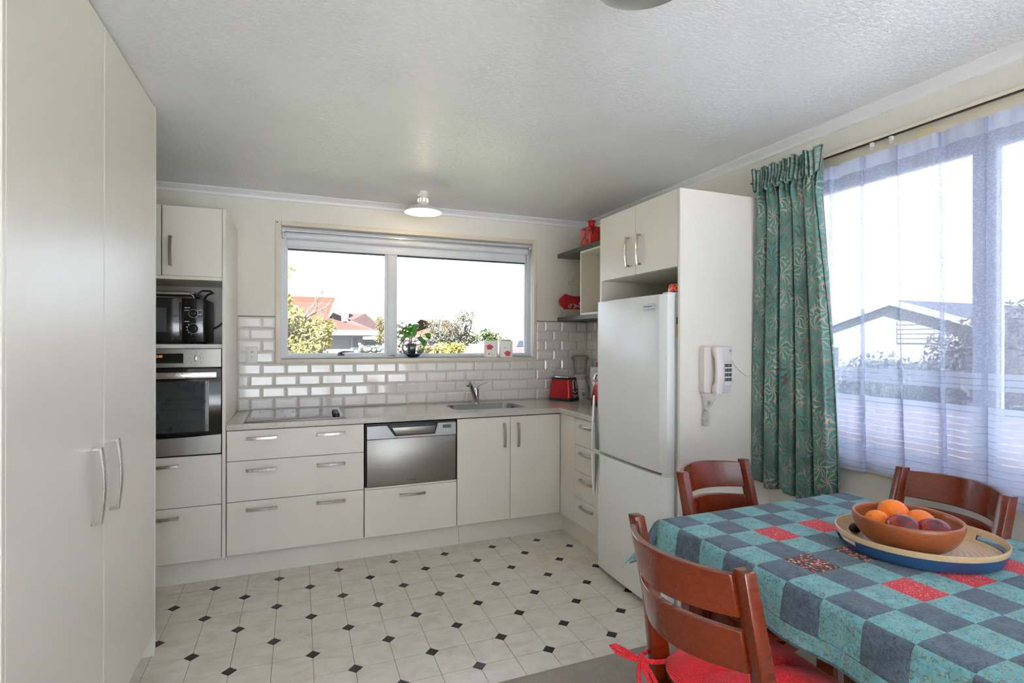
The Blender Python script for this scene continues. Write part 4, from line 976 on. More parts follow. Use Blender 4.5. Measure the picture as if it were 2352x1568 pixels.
B().tube([(1.905+.008*math.cos(i*.7), PY-.02, 1.062+.008*math.sin(i*.7)+i*.0004) for i in range(30)], .0022, 5).obj('cord_knot', M['phone'], tp)
B().tube([(2.016, PY-.004, 1.335), (2.03, PY-.004, 1.305), (2.05, PY-.004, 1.285), (2.075, PY-.004, 1.25), (2.11, PY-.004, 1.222), (2.14, PY-.004, 1.205), (2.155, PY-.004, 1.196), (2.20, PY-.004, 1.196), (2.30, PY-.004, 1.19)], .0022, 6).obj('line_cable', M['phone'], tp)

# ================================================================== CURTAINS
cr = thing('curtain_track', 'cream curtain track above the dining window', 'curtain rail', (XR, .6, 2.222))
B().box(XR-.05, XR-.016, -.5, 2.20, 2.232, 2.246, .002, 1).obj('rail', M['casing'], cr)
B().box(XR-.044, XR-.030, -.5, 2.20, 2.2285, 2.232).obj('rail_slot', M['blackm'], cr, 0)
for yy in (1.545, 1.465):
    B().box(XR-.043, XR-.031, yy-.008, yy+.008, 2.212, 2.229, .002, 1).tube([(XR-.037, yy+.006*math.cos(2*PI*i/10), 2.206+.006*math.sin(2*PI*i/10)) for i in range(10)], .0018, 6, closed=True).obj('glider', M['whitep'], cr)
B().box(XR-.019, XR-.0155, 1.315, 1.375, 2.190, 2.222, .001, 1).obj('bracket_plate', plain('yellowed_plastic', (222, 208, 160), .4), cr)
# green damask drape
q = N('teal_damask'); uv = q.pos('UV', (6.0, 10.5, 1))
def fronds(sc, lobes, twist, rnd_, off):
    """fans of teardrop leaflets: a lattice of seeds, curling leaflets radiating from each"""
    mp = q.n('ShaderNodeMapping'); mp.inputs['Scale'].default_value = (sc, sc*.80, 1); mp.inputs['Location'].default_value = (off, off*1.7, 0); q.l(uv, mp.inputs[0])
    v_ = q.n('ShaderNodeTexVoronoi', feature='F1'); v_.voronoi_dimensions = '2D'; v_.inputs['Scale'].default_value = 1; v_.inputs['Randomness'].default_value = rnd_; q.l(mp.outputs[0], v_.inputs['Vector'])
    df_ = q.n('ShaderNodeVectorMath', operation='SUBTRACT'); q.l(mp.outputs[0], df_.inputs[0]); q.l(v_.outputs['Position'], df_.inputs[1])
    sx_ = q.n('ShaderNodeSeparateXYZ'); q.l(df_.outputs[0], sx_.inputs[0])
    an_ = q.math('ARCTAN2', sx_.outputs[1], sx_.outputs[0]); r_ = v_.outputs['Distance']
    ph_ = q.math('FRACT', q.math('ADD', q.math('MULTIPLY', an_, lobes/(2*PI)), q.math('MULTIPLY', r_, twist)))
    d_ = q.math('MULTIPLY', q.math('ABSOLUTE', q.math('SUBTRACT', ph_, .5)), 2.0)
    k_ = q.math('DIVIDE', q.math('SUBTRACT', r_, .36), .31)
    w_ = q.math('MULTIPLY', q.math('POWER', q.math('MAXIMUM', q.math('SUBTRACT', 1.0, q.math('MULTIPLY', k_, k_)), 0.0), .45), .76)
    return q.ramp(q.math('SUBTRACT', w_, d_), [(.0, (0, 0, 0)), (.09, (1, 1, 1))]), r_
l1, r1 = fronds(2.0, 9, 1.6, .8, 0); l2, r2 = fronds(4.0, 6, -1.0, .9, 3.3)
leaf_ = q.math('MAXIMUM', l1, q.math('MULTIPLY', l2, q.math('GREATER_THAN', q.math('ABSOLUTE', q.math('SUBTRACT', r1, .34)), .27)))
pat = q.math('SUBTRACT', 1.0, leaf_)
tone = q.noise(uv, .55, 2)
teal = q.ramp(tone, [(.3, lin((42, 102, 96))), (.7, lin((66, 130, 122)))])
copper = q.ramp(q.noise(uv, 1.0, 2), [(.38, lin((84, 66, 60))), (.60, lin((172, 146, 131)))])
q.set(Base_Color=q.mix(pat, teal, copper), Roughness=.38, Sheen_Weight=.2, Specular_IOR_Level=.5); q.bump(pat, .2, .002); M['damask'] = q.m
gcur = thing('curtain', 'teal damask curtain with copper leaf pattern gathered beside the window', 'curtain', (2.2, 1.9, .65))
def drape(u_, v_):
    # u across (0 far .. 1 near), v up the length
    z = .650+(2.232-.650)*v_
    yf = 2.105-.36*u_ if True else 0
    top = max(0, (v_-.90)/.10)
    y_far = 2.062+.050*top+(.046*(1-v_)); y_near = 1.752-.014*top-.10*(1-v_)**.8
    y = y_far+(y_near-y_far)*u_
    ph = u_*2*PI*5.0+.5*math.sin(3*v_+u_*4)
    amp = .047*(1-.55*top)*(1+.25*math.sin(7*u_))
    x = 2.222+.0-amp*math.sin(ph)-.018*math.sin(2*ph+1.3)*(1-top*.6)
    pin = math.exp(-((v_-.925)/.03)**2)
    x += pin*.012*math.sin(u_*2*PI*22); x = min(x, 2.248)
    y += .014*math.cos(ph)*(1-top)
    if v_ < .001: pass
    z += .012*math.sin(ph*.5+1)*(1-v_)-.022*(u_ > .42)*(u_ < .72)*(1-v_)+.055*max(0, u_-.72)/.28*(1-v_)
    return (x, min(y, 2.104), z)
b = B(); b.grid(drape, 150, 60); o = b.obj('drape', M['damask'], gcur, 80, recalc=False)
md = o.modifiers.new('thick', 'SOLIDIFY'); md.thickness = .003
def heading(u_, v_):
    z = 2.150+.115*v_+.008*math.sin(u_*40)
    y = 2.118+(1.738-2.118)*u_
    x = 2.205-.010*math.sin(u_*2*PI*20)*(1+.4*math.sin(u_*31))-.012*v_*(1+.5*math.sin(u_*23))-.022*math.exp(-((v_-.1)/.35)**2)*math.sin(u_*PI)
    fl_ = (.022*v_ if u_ > .97 else 0)+(-.0 if u_ > .03 else 0)
    return (x, min(2.106, y-fl_+(.02*v_ if u_ < .04 else 0)), z)
b = B(); b.grid(heading, 160, 10); o = b.obj('pleated_heading', M['damask'], gcur, 80, recalc=False)
md = o.modifiers.new('thick', 'SOLIDIFY'); md.thickness = .003
# white net curtain
q = N('white_net'); t_ = q.t; pos = q.n('ShaderNodeNewGeometry').outputs['Position']; sep = q.n('ShaderNodeSeparateXYZ'); q.l(pos, sep.inputs[0]); zc = sep.outputs['Z']
fine = q.noise(q.pos('POS', (30, 110, 190), (.4, 0, 0)), 1.0, 2, .5, .6)
spots = q.ramp(fine, [(.50, (0, 0, 0)), (.60, (1, 1, 1))])
def band(a, b_): return q.math('MULTIPLY', q.math('GREATER_THAN', zc, a), q.math('LESS_THAN', zc, b_))
strp = q.math('FRACT', q.math('MULTIPLY', zc, 41.0)); dense = q.ramp(strp, [(0, (0, 0, 0)), (.10, (.0, .0, .0)), (.14, (1, 1, 1)), (.96, (1, 1, 1)), (1, (0, 0, 0))])
low = band(.0, 1.145); b1 = band(1.205, 1.265); b3 = band(2.12, 2.3)
alpha = q.math('MULTIPLY_ADD', spots, .14, .42)
alpha = q.math('MAXIMUM', alpha, q.math('MULTIPLY', low, q.math('MULTIPLY_ADD', dense, .38, .58)))
alpha = q.math('MAXIMUM', alpha, q.math('MULTIPLY', b1, q.math('MULTIPLY_ADD', dense, .32, .42)))
alpha = q.math('MAXIMUM', alpha, q.math('MULTIPLY', b3, .78))
t_.nodes.remove(q.b)
tr_ = q.n('ShaderNodeBsdfTransparent'); df = q.n('ShaderNodeBsdfDiffuse'); df.inputs[0].default_value = (.64, .68, .82, 1); tl = q.n('ShaderNodeBsdfTranslucent'); tl.inputs[0].default_value = (.46, .51, .70, 1)
m1 = q.n('ShaderNodeMixShader'); m1.inputs[0].default_value = .5; q.l(df.outputs[0], m1.inputs[1]); q.l(tl.outputs[0], m1.inputs[2])
m2 = q.n('ShaderNodeMixShader'); q.l(alpha, m2.inputs[0]); q.l(tr_.outputs[0], m2.inputs[1]); q.l(m1.outputs[0], m2.inputs[2]); q.l(m2.outputs[0], q.out.inputs[0]); M['net'] = q.m
nc = thing('net_curtain', 'sheer white net curtain with striped lower half over dining window', 'curtain', (2.27, .6, .8))
rnd = random.Random(3); fold = [(rnd.uniform(0, 1), rnd.uniform(.012, .03), rnd.choice((1, 1, -1))) for _ in range(46)]
NY0, NY1 = 1.98, -.3
def net(u_, v_):
    z = .815+(2.178-.815)*v_
    y = NY0+(NY1-NY0)*u_; x = 2.266
    # soft waves plus overlapping pleats (cloth runs back on itself)
    a_ = u_*2*PI*16
    y += .035*math.sin(a_+.8*math.sin(3*u_+v_)+.5*math.sin(11*u_))*(1-.18*v_)*(1+.3*math.sin(9*u_))
    x += .012*math.cos(a_)*(1-.4*v_)+.006*math.sin(a_*2.3+2*v_)+(.004*math.sin(u_*2*PI*90) if v_ > .95 else 0)
    sway = .02*math.sin(u_*17)*(1-v_)
    return (max(2.254, min(2.292, x)), y+sway, z-.012*math.sin(u_*20)*(1-v_))
b = B(); b.grid(net, 480, 24); b.obj('net', M['net'], nc, 80, recalc=False)

# ================================================================== TABLE AND CLOTH
tb = thing('dining_table', 'wooden dining table under the patchwork cloth', 'table', (1.63, .8, 0))
B().box(1.19, 2.085, .02, 1.515, .722, .752, .004, 2).obj('table_top', M['chair'], tb)
B().box(1.27, 2.0, .10, .12, .64, .722).box(1.27, 2.0, 1.415, 1.435, .64, .722).box(1.25, 1.27, .10, 1.435, .64, .722).box(2.0, 2.02, .10, 1.435, .64, .722).obj('apron', M['chair'], tb, 0)
for x in (1.235, 2.035):
    for y in (.085, 1.455): 
        B().prism([(x-.022, y-.022), (x+.022, y-.022), (x+.022, y+.022), (x-.022, y+.022)], 'Z', 0, .722, .003, 1).obj('leg', M['chair'], tb)
def patch_mat(name, a, b_, stitch, kind='plain'):
    q = N(name); v = q.pos(); 
    f = q.noise(v, 30, 4, .6, .5); st_ = q.pos('POS', (1, 1, .2)); 
    base_ = q.ramp(f, [(.3, lin(a)), (.7, lin(b_))])
    if kind == 'teal':
        wv = q.noise(q.pos('POS', (60, 260, 60)), 1, 2); base_ = q.mix(q.ramp(wv, [(.45, (0, 0, 0)), (.62, (.5, .5, .5))]), base_, lin((150, 150, 96)))
    if kind == 'red':
        vo = q.n('ShaderNodeTexVoronoi', feature='F1'); vo.inputs['Scale'].default_value = 170; q.l(v, vo.inputs['Vector'])
        base_ = q.mix(q.ramp(vo.outputs['Distance'], [(.18, (1, 1, 1)), (.26, (0, 0, 0))]), base_, lin((232, 190, 180)))
    if kind == 'floral':
        vo = q.n('ShaderNodeTexVoronoi', feature='F1'); vo.inputs['Scale'].default_value = 120; q.l(v, vo.inputs['Vector'])
        wn = q.n('ShaderNodeSeparateColor'); q.l(vo.outputs['Color'], wn.inputs[0])
        cols = q.ramp(wn.outputs[0], [(0, lin((36, 36, 30))), (.22, lin((200, 60, 60))), (.38, lin((226, 140, 60))), (.52, lin((236, 210, 200))), (.64, lin((120, 40, 90))), (.76, lin((70, 90, 50))), (.88, lin((220, 90, 110)))], 'CONSTANT')
        base_ = q.mix(q.ramp(vo.outputs['Distance'], [(.42, (0, 0, 0)), (.55, (1, 1, 1))]), cols, lin((34, 34, 30)))
    # meandering quilting line
    nn = q.noise(v, 62, 1, .5, .9); ln = q.math('ABSOLUTE', q.math('SUBTRACT', nn, .5)); sm = q.ramp(ln, [(.012, (1, 1, 1)), (.034, (0, 0, 0))])
    if stitch: base_ = q.mix(q.math('MULTIPLY', sm, .55), base_, lin(stitch))
    q.set(Base_Color=base_, Roughness=.85, Sheen_Weight=.15)
    h = q.math('ADD', q.math('MULTIPLY', q.ramp(ln, [(0, (0, 0, 0)), (.09, (1, 1, 1))]), 1.0), q.math('MULTIPLY', q.noise(v, 420, 2), .35)); q.bump(h, .35, .0025); return q.m
PM = {'t': patch_mat('teal_patch', (84, 156, 170), (122, 190, 200), (70, 60, 66), 'teal'), 's': patch_mat('slate_patch', (66, 86, 102), (92, 112, 126), (52, 44, 58)),
      'r': patch_mat('red_patch', (182, 14, 36), (204, 26, 48), None, 'red'), 'f': patch_mat('floral_patch', (40, 40, 36), (60, 50, 50), None, 'floral')}
CX0, CY0, CP, CQ, CZ = 1.178, 1.533, .1003, .1035, .7605
def cloth(a, b_):
    """a: distance in from the left fold, b_: in from the far fold (negative = hanging)"""
    aw = 9.02*CP
    dx = max(0, -a); dy = max(0, -b_); dr = max(0, a-aw)
    x = CX0+min(max(a, 0), aw); y = CY0-max(b_, 0)
    L = math.hypot(dx+dr, dy)
    if L < 1e-6:
        e = min(a, b_, aw-a, .06); e = max(e, 0); return Vector((x, y, CZ-.0045*(1-min(1, e/.02))**2))
    ux, uy = -(dx)/L+(dr)/L, dy/L
    corner = 2*abs(ux*uy)
    fl_ = .014*min(1, L/.02)+.11*L*(1 if not corner else 1)+corner*.48*L+.008*math.sin(b_*26)*min(1, L/.1)
    z = CZ-.0045-max(0, L-.006)*.965
    return Vector((x+ux*fl_, y+uy*fl_, z))
tc = thing('tablecloth', 'teal and slate patchwork quilt cloth with red and floral squares', 'tablecloth', (1.63, .8, .62))
special = {(2, 1): 'r', (4, 1): 'r', (6, 1): 'r', (2, 5): 'r', (4, 5): 'r', (6, 5): 'r', (1, 3): 'f', (3, 3): 'f', (5, 3): 'f'}
top_cache = {}
n_ = 6
def patch(i, j):
    a0, b0 = i*CP, (j+1)*CQ-.001
    kind = special.get((i, j)) or ('s' if (i+j) % 2 else 't')
    inner = 1 <= i <= 7 and j >= 0
    if inner and kind in top_cache:
        return link_mesh('patch', top_cache[kind], tc, cloth(a0+CP/2, b0+CQ/2))
    b = B(); cen = cloth(a0+CP/2, b0+CQ/2) if inner else Vector((0, 0, 0))
    def f(u_, v_):
        p = cloth(a0+CP*u_, b0+CQ*v_); e = min(u_, 1-u_, v_, 1-v_)*CP
        puff = -.0016*(1-min(1, e/.010)); 
        if inner: p = Vector((p.x, p.y, CZ)); 
        p2 = cloth(a0+CP*u_+.0005, b0+CQ*v_)
        if a0+CP*u_ < -.004: p.x -= puff
        else: p.z += puff
        return p-cen
    b.grid(f, n_ if inner else 12, n_ if inner else 12)
    me_o = b.obj('patch', PM[kind], tc, 60, local=False, recalc=False) if not inner else None
    if inner:
        me = bpy.data.meshes.new('patch'); bmesh.ops.recalc_face_normals(b.bm, faces=b.bm.faces[:]); b.bm.to_mesh(me); b.bm.free(); me.materials.append(PM[kind]); me.shade_smooth(); top_cache[kind] = me
        return link_mesh('patch', me, tc, cen)
    return me_o
for i in range(-1, 10):
    for j in range(-2, 13): patch(i, j)
# hem strip and slate binding round the edge
def strip(d0, d1, nm, mt_, th=0):
    b = B(); NA = 90
    def left(u_, v_): return cloth(-(d0+(d1-d0)*v_), -CQ+.001+(14*CQ)*u_-(0))
    b.grid(left, NA, 3)
    def far(u_, v_): return cloth(-CP+.0005+(11*CP)*u_, -(d0+(d1-d0)*v_)-.002)
    b.grid(far, NA, 3)
    def cor(u_, v_): return cloth(-CP-(d1-d0)*0-(d1-CP)*u_ if False else -(d0+(d1-d0)*u_), -(d0+(d1-d0)*v_))
    b.grid(cor, 4, 4)
    return b.obj(nm, mt_, tc, 60)
strip(CP, CP+.040, 'hem', PM['t'])
strip(CP+.039, CP+.047, 'binding', PM['s'])

# ================================================================== CHAIRS
def make_chair(loc, rz, label, dp=.03):
    t = thing('dining_chair', label, 'chair', loc, rz, 'mahogany dining chairs round the table')
    def rear(s):
        y = s*.195; pr = [(-.215, 0), (-.185, 0), (-.150, .42), (-.150, .50), (-.180, .66), (-.236, .892), (-.270, .892), (-.222, .66), (-.200, .46), (-.200, .40)]
        return B().prism(pr, 'Y', y-.0175, y+.0175, .004, 2)
    for s in (-1, 1): rear(s).obj('rear_post', M['chair'], t, 40, local=True)
    for s in (-1, 1):
        y = s*.170; b = B(); bm = b.bm; fx0 = .102+dp; loft(b, [([(fx0-.015, y-.015), (fx0+.015, y-.015), (fx0+.015, y+.015), (fx0-.015, y+.015)], 0), ([(fx0-.02, y-.02), (fx0+.02, y-.02), (fx0+.02, y+.02), (fx0-.02, y+.02)], .42)])
        b.obj('leg', M['chair'], t, 40, local=True)
    seat = [(-.175, -.17), (-.175, .17)]+[(.07+dp+.07*math.cos(a), .13+.07*math.sin(a)) for a in [PI/2-i*PI/10 for i in range(6)]]+[(.07+dp+.07*math.cos(a), -.13+.07*math.sin(a)) for a in [-i*PI/10 for i in range(6)]]
    B().prism(seat, 'Z', .425, .445, .006, 2).obj('seat', M['chair'], t, 40, local=True)
    B().box(-.15, .10+dp, -.180, -.162, .365, .425).obj('apron', M['chair'], t, 0, local=True); B().box(-.15, .10+dp, .162, .180, .365, .425).obj('apron', M['chair'], t, 0, local=True)
    B().box(.098+dp, .114+dp, -.15, .15, .365, .425).obj('apron', M['chair'], t, 0, local=True); B().box(-.19, -.172, -.178, .178, .365, .425).obj('apron', M['chair'], t, 0, local=True)
    for s in (-1, 1): B().box(-.19, .105+dp, s*.172-.010, s*.172+.010, .15, .178, .003, 1).obj('stretcher', M['chair'], t, 40, local=True)
    def slat(z0, z1, bow):
        b = B(); bm = b.bm; n = 20; rings = []
        for i in range(n+1):
            u_ = i/n; y = -.180+.36*u_; c_ = 1-(2*u_-1)**2
            ring = []
            for (z, off) in ((z0, 0), (z1, 0), (z1, .020), (z0, .020)):
                xl = -.208-.225*(z-.60)**1.0*1.0 + (.02 if z < .6 else 0)
                ring.append(bm.verts.new((xl-bow*c_+off-.006, y, z+.006*c_*(1 if z == z1 else 0))))
            rings.append(ring)
        for a_, c2 in zip(rings, rings[1:]):
            for j in range(4): bm.faces.new((a_[j-1], a_[j], c2[j], c2[j-1]))
        bm.faces.new(rings[0][::-1]); bm.faces.new(rings[-1])
        o_ = b.obj('back_slat', M['chair'], t, 40, local=True)
        md_ = o_.modifiers.new('bev', 'BEVEL'); md_.width = .003; md_.segments = 2
    slat(.782, .880, .082); slat(.655, .752, .082)
    return t
ch1 = make_chair((1.130, 1.060, 0), 0, 'mahogany dining chair with a red seat cushion in the foreground')
ch2 = make_chair((1.570, 1.400, 0), math.radians(-77.5), 'mahogany dining chair at the table end beside the fridge panel', 0)
ch3 = make_chair((1.888, 1.232, 0), math.radians(165.5), 'mahogany dining chair between the table and the net curtain', 0)
# red tufted cushion with tied cords on the near chair
M['redknit'] = plain('red_waffle_knit', (206, 16, 30), .8, var=.06, vscale=60)
q = N('red_waffle'); v = q.pos('OBJ', (1, 1, 1)); wv = q.n('ShaderNodeTexWave', wave_type='BANDS', bands_direction='X'); wv.inputs['Scale'].default_value = 62; q.l(v, wv.inputs['Vector']); wv2 = q.n('ShaderNodeTexWave', wave_type='BANDS', bands_direction='Y'); wv2.inputs['Scale'].default_value = 62; q.l(v, wv2.inputs['Vector'])
h = q.math('MULTIPLY', wv.outputs['Fac'], wv2.outputs['Fac']); q.set(Base_Color=q.ramp(h, [(0, lin((206, 8, 28))), (.6, lin((246, 26, 44)))]), Roughness=.85, Sheen_Weight=.2); q.bump(h, .5, .003); M['waffle'] = q.m
cu = thing('seat_cushion', 'red waffle knit seat cushion tied to the foreground chair', 'cushion', (1.130, 1.060, .445))
b = B(); NR, NA_ = 14, 48; bm = b.bm
def cush(r, a, top):
    # squircle outline, four tuft valleys from the centre button
    cx, sx_ = math.cos(a), math.sin(a); k = (abs(cx)**4+abs(sx_)**4)**-.25
    R0 = .200*k if k < 1.2 else .200*1.2; x, y = R0*r*cx, R0*r*sx_*1.0
    th = (1-r**3.6)*.050+.008*(1-r)
    tuft = (abs(math.sin(2*a+.4))**.6)
    hgt = .012+th*(.55+.45*tuft) - (.034*math.exp(-(r/.14)**2) if top else 0)
    return (x-.005, y, .024+(hgt if top else -min(.022, th*.8+.0)))
for top in (True, False):
    c0 = bm.verts.new(cush(0, 0, top)); prev = None
    for i in range(1, NR+1):
        ring = [bm.verts.new(cush(i/NR, 2*PI*j/NA_, top)) for j in range(NA_)]
        if prev is None:
            for j in range(NA_): bm.faces.new((c0, ring[j-1], ring[j]))
        else:
            for j in range(NA_): bm.faces.new((prev[j-1], ring[j-1], ring[j], prev[j]))
        prev = ring
    if top: edge = prev
for j in range(NA_): bm.faces.new((edge[j-1], edge[j], prev[j], prev[j-1]))
b.obj('pad', M['waffle'], cu, 70, local=True)
B().sphere((-.005, 0, .050), .014, 1, 1, .5, 12, 8).obj('button', M['waffle'], cu, 70, local=True)
for s in (1, -1):
    yp = s*.195
    b = B(); b.tube([(-.150, yp*.84, .030), (-.150, yp+s*.022, .032), (-.19, yp+s*.028, .035), (-.222, yp+s*.02, .036), (-.225, yp-s*.012, .036), (-.20, yp-s*.022, .034), (-.16, yp-s*.026, .03)], .0065, 8); b.obj('tie', M['waffle'], cu, 60, local=True)
    b = B().sphere((-.236, yp+.002, .034), .012, 1, 1, .8, 10, 8); b.obj('knot', M['waffle'], cu, 60, local=True)
    for p in ([(-.236, yp, .034), (-.262, yp+.022, .050), (-.290, yp+.045, .064), (-.302, yp+.052, .062), (-.292, yp+.044, .050), (-.262, yp+.020, .036), (-.236, yp, .034)],
              [(-.236, yp, .034), (-.240, yp-.020, .020), (-.236, yp-.045, -.004), (-.228, yp-.058, -.014), (-.224, yp-.056, -.002), (-.228, yp-.03, .020), (-.236, yp, .034)],
              [(-.236, yp, .034), (-.250, yp-.008, .012), (-.262, yp-.03, -.022), (-.262, yp-.062, -.048), (-.256, yp-.085, -.075)]):
        B().tube(p, .006, 8).obj('bow_loop', M['waffle'], cu, 60, local=True)
B().box(-.172, -.160, .128, .132, .018, .026, .001, 1).obj('zip_pull', plain('copper_zip', (196, 130, 80), .3, metal=.8), cu, 40, local=True)

# ================================================================== TRAY, BOWL AND FRUIT
TX, TY, TZb = 1.702, 1.018, .7625; TRot = math.radians(-30); ta, tb_ = .214, .186
ty = thing('bamboo_tray', 'oval bamboo tray with blue outside on the patchwork cloth', 'tray', (TX, TY, TZb))
def oval(k, z, n=96): return [(k*ta*math.cos(2*PI*i/n)*math.cos(TRot)-k*tb_*math.sin(2*PI*i/n)*math.sin(TRot), k*ta*math.cos(2*PI*i/n)*math.sin(TRot)+k*tb_*math.sin(2*PI*i/n)*math.cos(TRot), z) for i in range(n)]
def wall_band(rows, name, mat, hole):
    """open wall of the tray between (k,z) rows; hole(i,row) leaves the hand holes out"""
    b = B(); bm = b.bm; rings = [[bm.verts.new(p) for p in oval(k, z)] for k, z in rows]; n = 96
    for r_, (a_, c_) in enumerate(zip(rings, rings[1:])):
        for i in range(n):
            if not hole(i, r_): bm.faces.new((a_[i], a_[(i+1) % n], c_[(i+1) % n], c_[i]))
    b.xf(Matrix.Translation((TX, TY, TZb)))
    o_ = b.obj(name, mat, ty, 50, recalc=False); return o_
def handhole(i, r_): return r_ == 1 and (i <= 4 or i >= 91 or 43 <= i <= 52)
rows_o = [(.93, .002), (.963, .018), (.982, .032), (.985, .034)]; rows_i = [(.905, .008), (.940, .018), (.960, .032), (.978, .048)]
wall_band(rows_o, 'outer_wall', M['blue'], handhole); wall_band(rows_i, 'inner_wall', M['bamboo'], handhole)
wall_band([(.978, .048), (.984, .0505), (.996, .0505), (1.0, .048), (.985, .034)], 'rim', M['bamboo'], lambda i, r_: False)
q = N('spun_bamboo'); v = q.n('ShaderNodeTexCoord').outputs['Object']; ln_ = q.n('ShaderNodeVectorMath', operation='LENGTH'); q.l(v, ln_.inputs[0]); f = q.noise(q.pos('OBJ'), 6, 3)
sc_ = q.math('FRACT', q.math('MULTIPLY_ADD', ln_.outputs['Value'], 70, f)); q.set(Base_Color=q.ramp(sc_, [(0, lin((190, 156, 122))), (.5, lin((222, 194, 160))), (1, lin((206, 176, 146)))]), Roughness=.35); 
b = B(); bm = b.bm
lo_ = [bm.verts.new(p) for p in oval(.93, .002)]; hi_ = [bm.verts.new(p) for p in oval(.91, .009)]; bm.faces.new(lo_[::-1]); bm.faces.new(hi_)
for i in range(96): bm.faces.new((lo_[i-1], lo_[i], hi_[i], hi_[i-1]))
b.xf(Matrix.Translation((TX, TY, TZb))).obj('tray_floor', q.m, ty, 50)
BX, BY, BZ = 1.662, 1.025, TZb+.0092
wbw = thing('wooden_bowl', 'turned wooden fruit bowl standing on the bamboo tray', 'bowl', (BX, BY, BZ))
Rb, Hb = .137, .092
outp = [(.0, 0), (.045, 0), (.05, .002)]+[(.05+(Rb-.05)*math.sin(PI/2*t)**.85, .002+(Hb-.002)*(1-math.cos(PI/2*t))**.9) for t in [i/12 for i in range(1, 13)]]
inp = [(Rb-.002, Hb+.002), (Rb-.007, Hb+.001)]+[(.042+(Rb-.052)*math.sin(PI/2*t)**.85, .012+(Hb-.014)*(1-math.cos(PI/2*t))**.9) for t in [1-i/12 for i in range(0, 12)]]+[(0, .012)]
B().lathe([(r, z) for r, z in outp+inp], (BX, BY, BZ), 64).obj('bowl_body', M['bowl'], wbw, 60)
q = N('orange_peel'); v = q.pos('OBJ'); f = q.noise(v, 240, 2); q.set(Base_Color=q.ramp(q.noise(v, 14, 2), [(.3, lin((232, 104, 8))), (.7, lin((246, 136, 20)))]), Roughness=.38); q.bump(f, .35, .002); M['orange'] = q.m
q = N('nectarine_skin'); v = q.pos('OBJ'); f = q.noise(v, 16, 4, .6, .5); q.set(Base_Color=q.ramp(f, [(.36, lin((78, 10, 24))), (.52, lin((138, 16, 26))), (.66, lin((206, 96, 30)))]), Roughness=.22, Coat_Weight=.2); M['nect'] = q.m
def orange(x, y, z, r, lab, rot):
    o_ = thing('orange', lab, 'orange', (x, y, z-r), group='oranges in the wooden bowl')
    B().sphere((x, y, z), r, 1, 1, .92, 28, 18).obj('peel', M['orange'], o_, 80); 
    d = Vector((math.cos(rot), math.sin(rot), .75)).normalized(); 
    B().sphere(Vector((x, y, z))+d*r*.955, .0035, 1, 1, .7, 8, 6).obj('stem_button', M['stalk'], o_)
fz = BZ
orange(BX+.028, BY+.055, fz+.083, .041, 'largest orange on top at the back of the wooden bowl', 2.5)
orange(BX-.040, BY+.056, fz+.063, .036, 'orange lowest at the left in the wooden bowl', 3)
orange(BX+.055, BY-.005, fz+.068, .039, 'orange behind the two dark red nectarines', -1)
def nectarine(x, y, z, r, an, lab):
    n_t = thing('nectarine', lab, 'fruit', (x, y, z-r), group='nectarines in the wooden bowl'); b = B().sphere((0, 0, 0), r, 1.12, .95, .95, 28, 18)
    for v_ in b.bm.verts:
        a_ = math.atan2(v_.co.z, v_.co.y); v_.co *= 1-.05*math.exp(-(a_/.2)**2)
    b.xf(Matrix.Translation((x, y, z)) @ Matrix.Rotation(an, 4, 'Z')).obj('skin', M['nect'], n_t, 80)
    B().cyl((x+.037*math.cos(an), y+.037*math.sin(an), z+.004), (x+.047*math.cos(an), y+.047*math.sin(an), z+.010), .0022, n=6).obj('stalk', M['stalk'], n_t)
nectarine(BX-.042, BY-.018, fz+.068, .040, math.radians(-60), 'dark red nectarine nearest the left side of the bowl')
nectarine(BX+.012, BY-.068, fz+.066, .040, math.radians(-50), 'dark red and yellow nectarine at the right of the bowl')
# dark avocado lying on the tray beside the bowl
av = thing('avocado', 'small dark avocado on the tray half hidden by the bowl', 'fruit', (1.612, 1.158, TZb+.0092))
B().lathe([(0, 0), (.010, .003), (.016, .014), (.015, .026), (.010, .038), (.004, .044), (0, .045)], (0, 0, 0), 18).xf(Matrix.Translation((1.612, 1.158, TZb+.0255)) @ Matrix.Rotation(math.radians(88), 4, 'Y')).obj('skin', plain('avocado_skin', (28, 26, 22), .4, bump=.5, bscale=120), av)
B().cyl((1.656, 1.158, TZb+.0240), (1.661, 1.158, TZb+.0240), .003, n=6).obj('stem', M['stalk'], av)
def ext(c, k=12.0): return tuple(int(round(255*((v*12.92) if v <= .0031308 else 1.055*v**(1/2.4)-.055))) for v in (x/k for x in lin(c)))
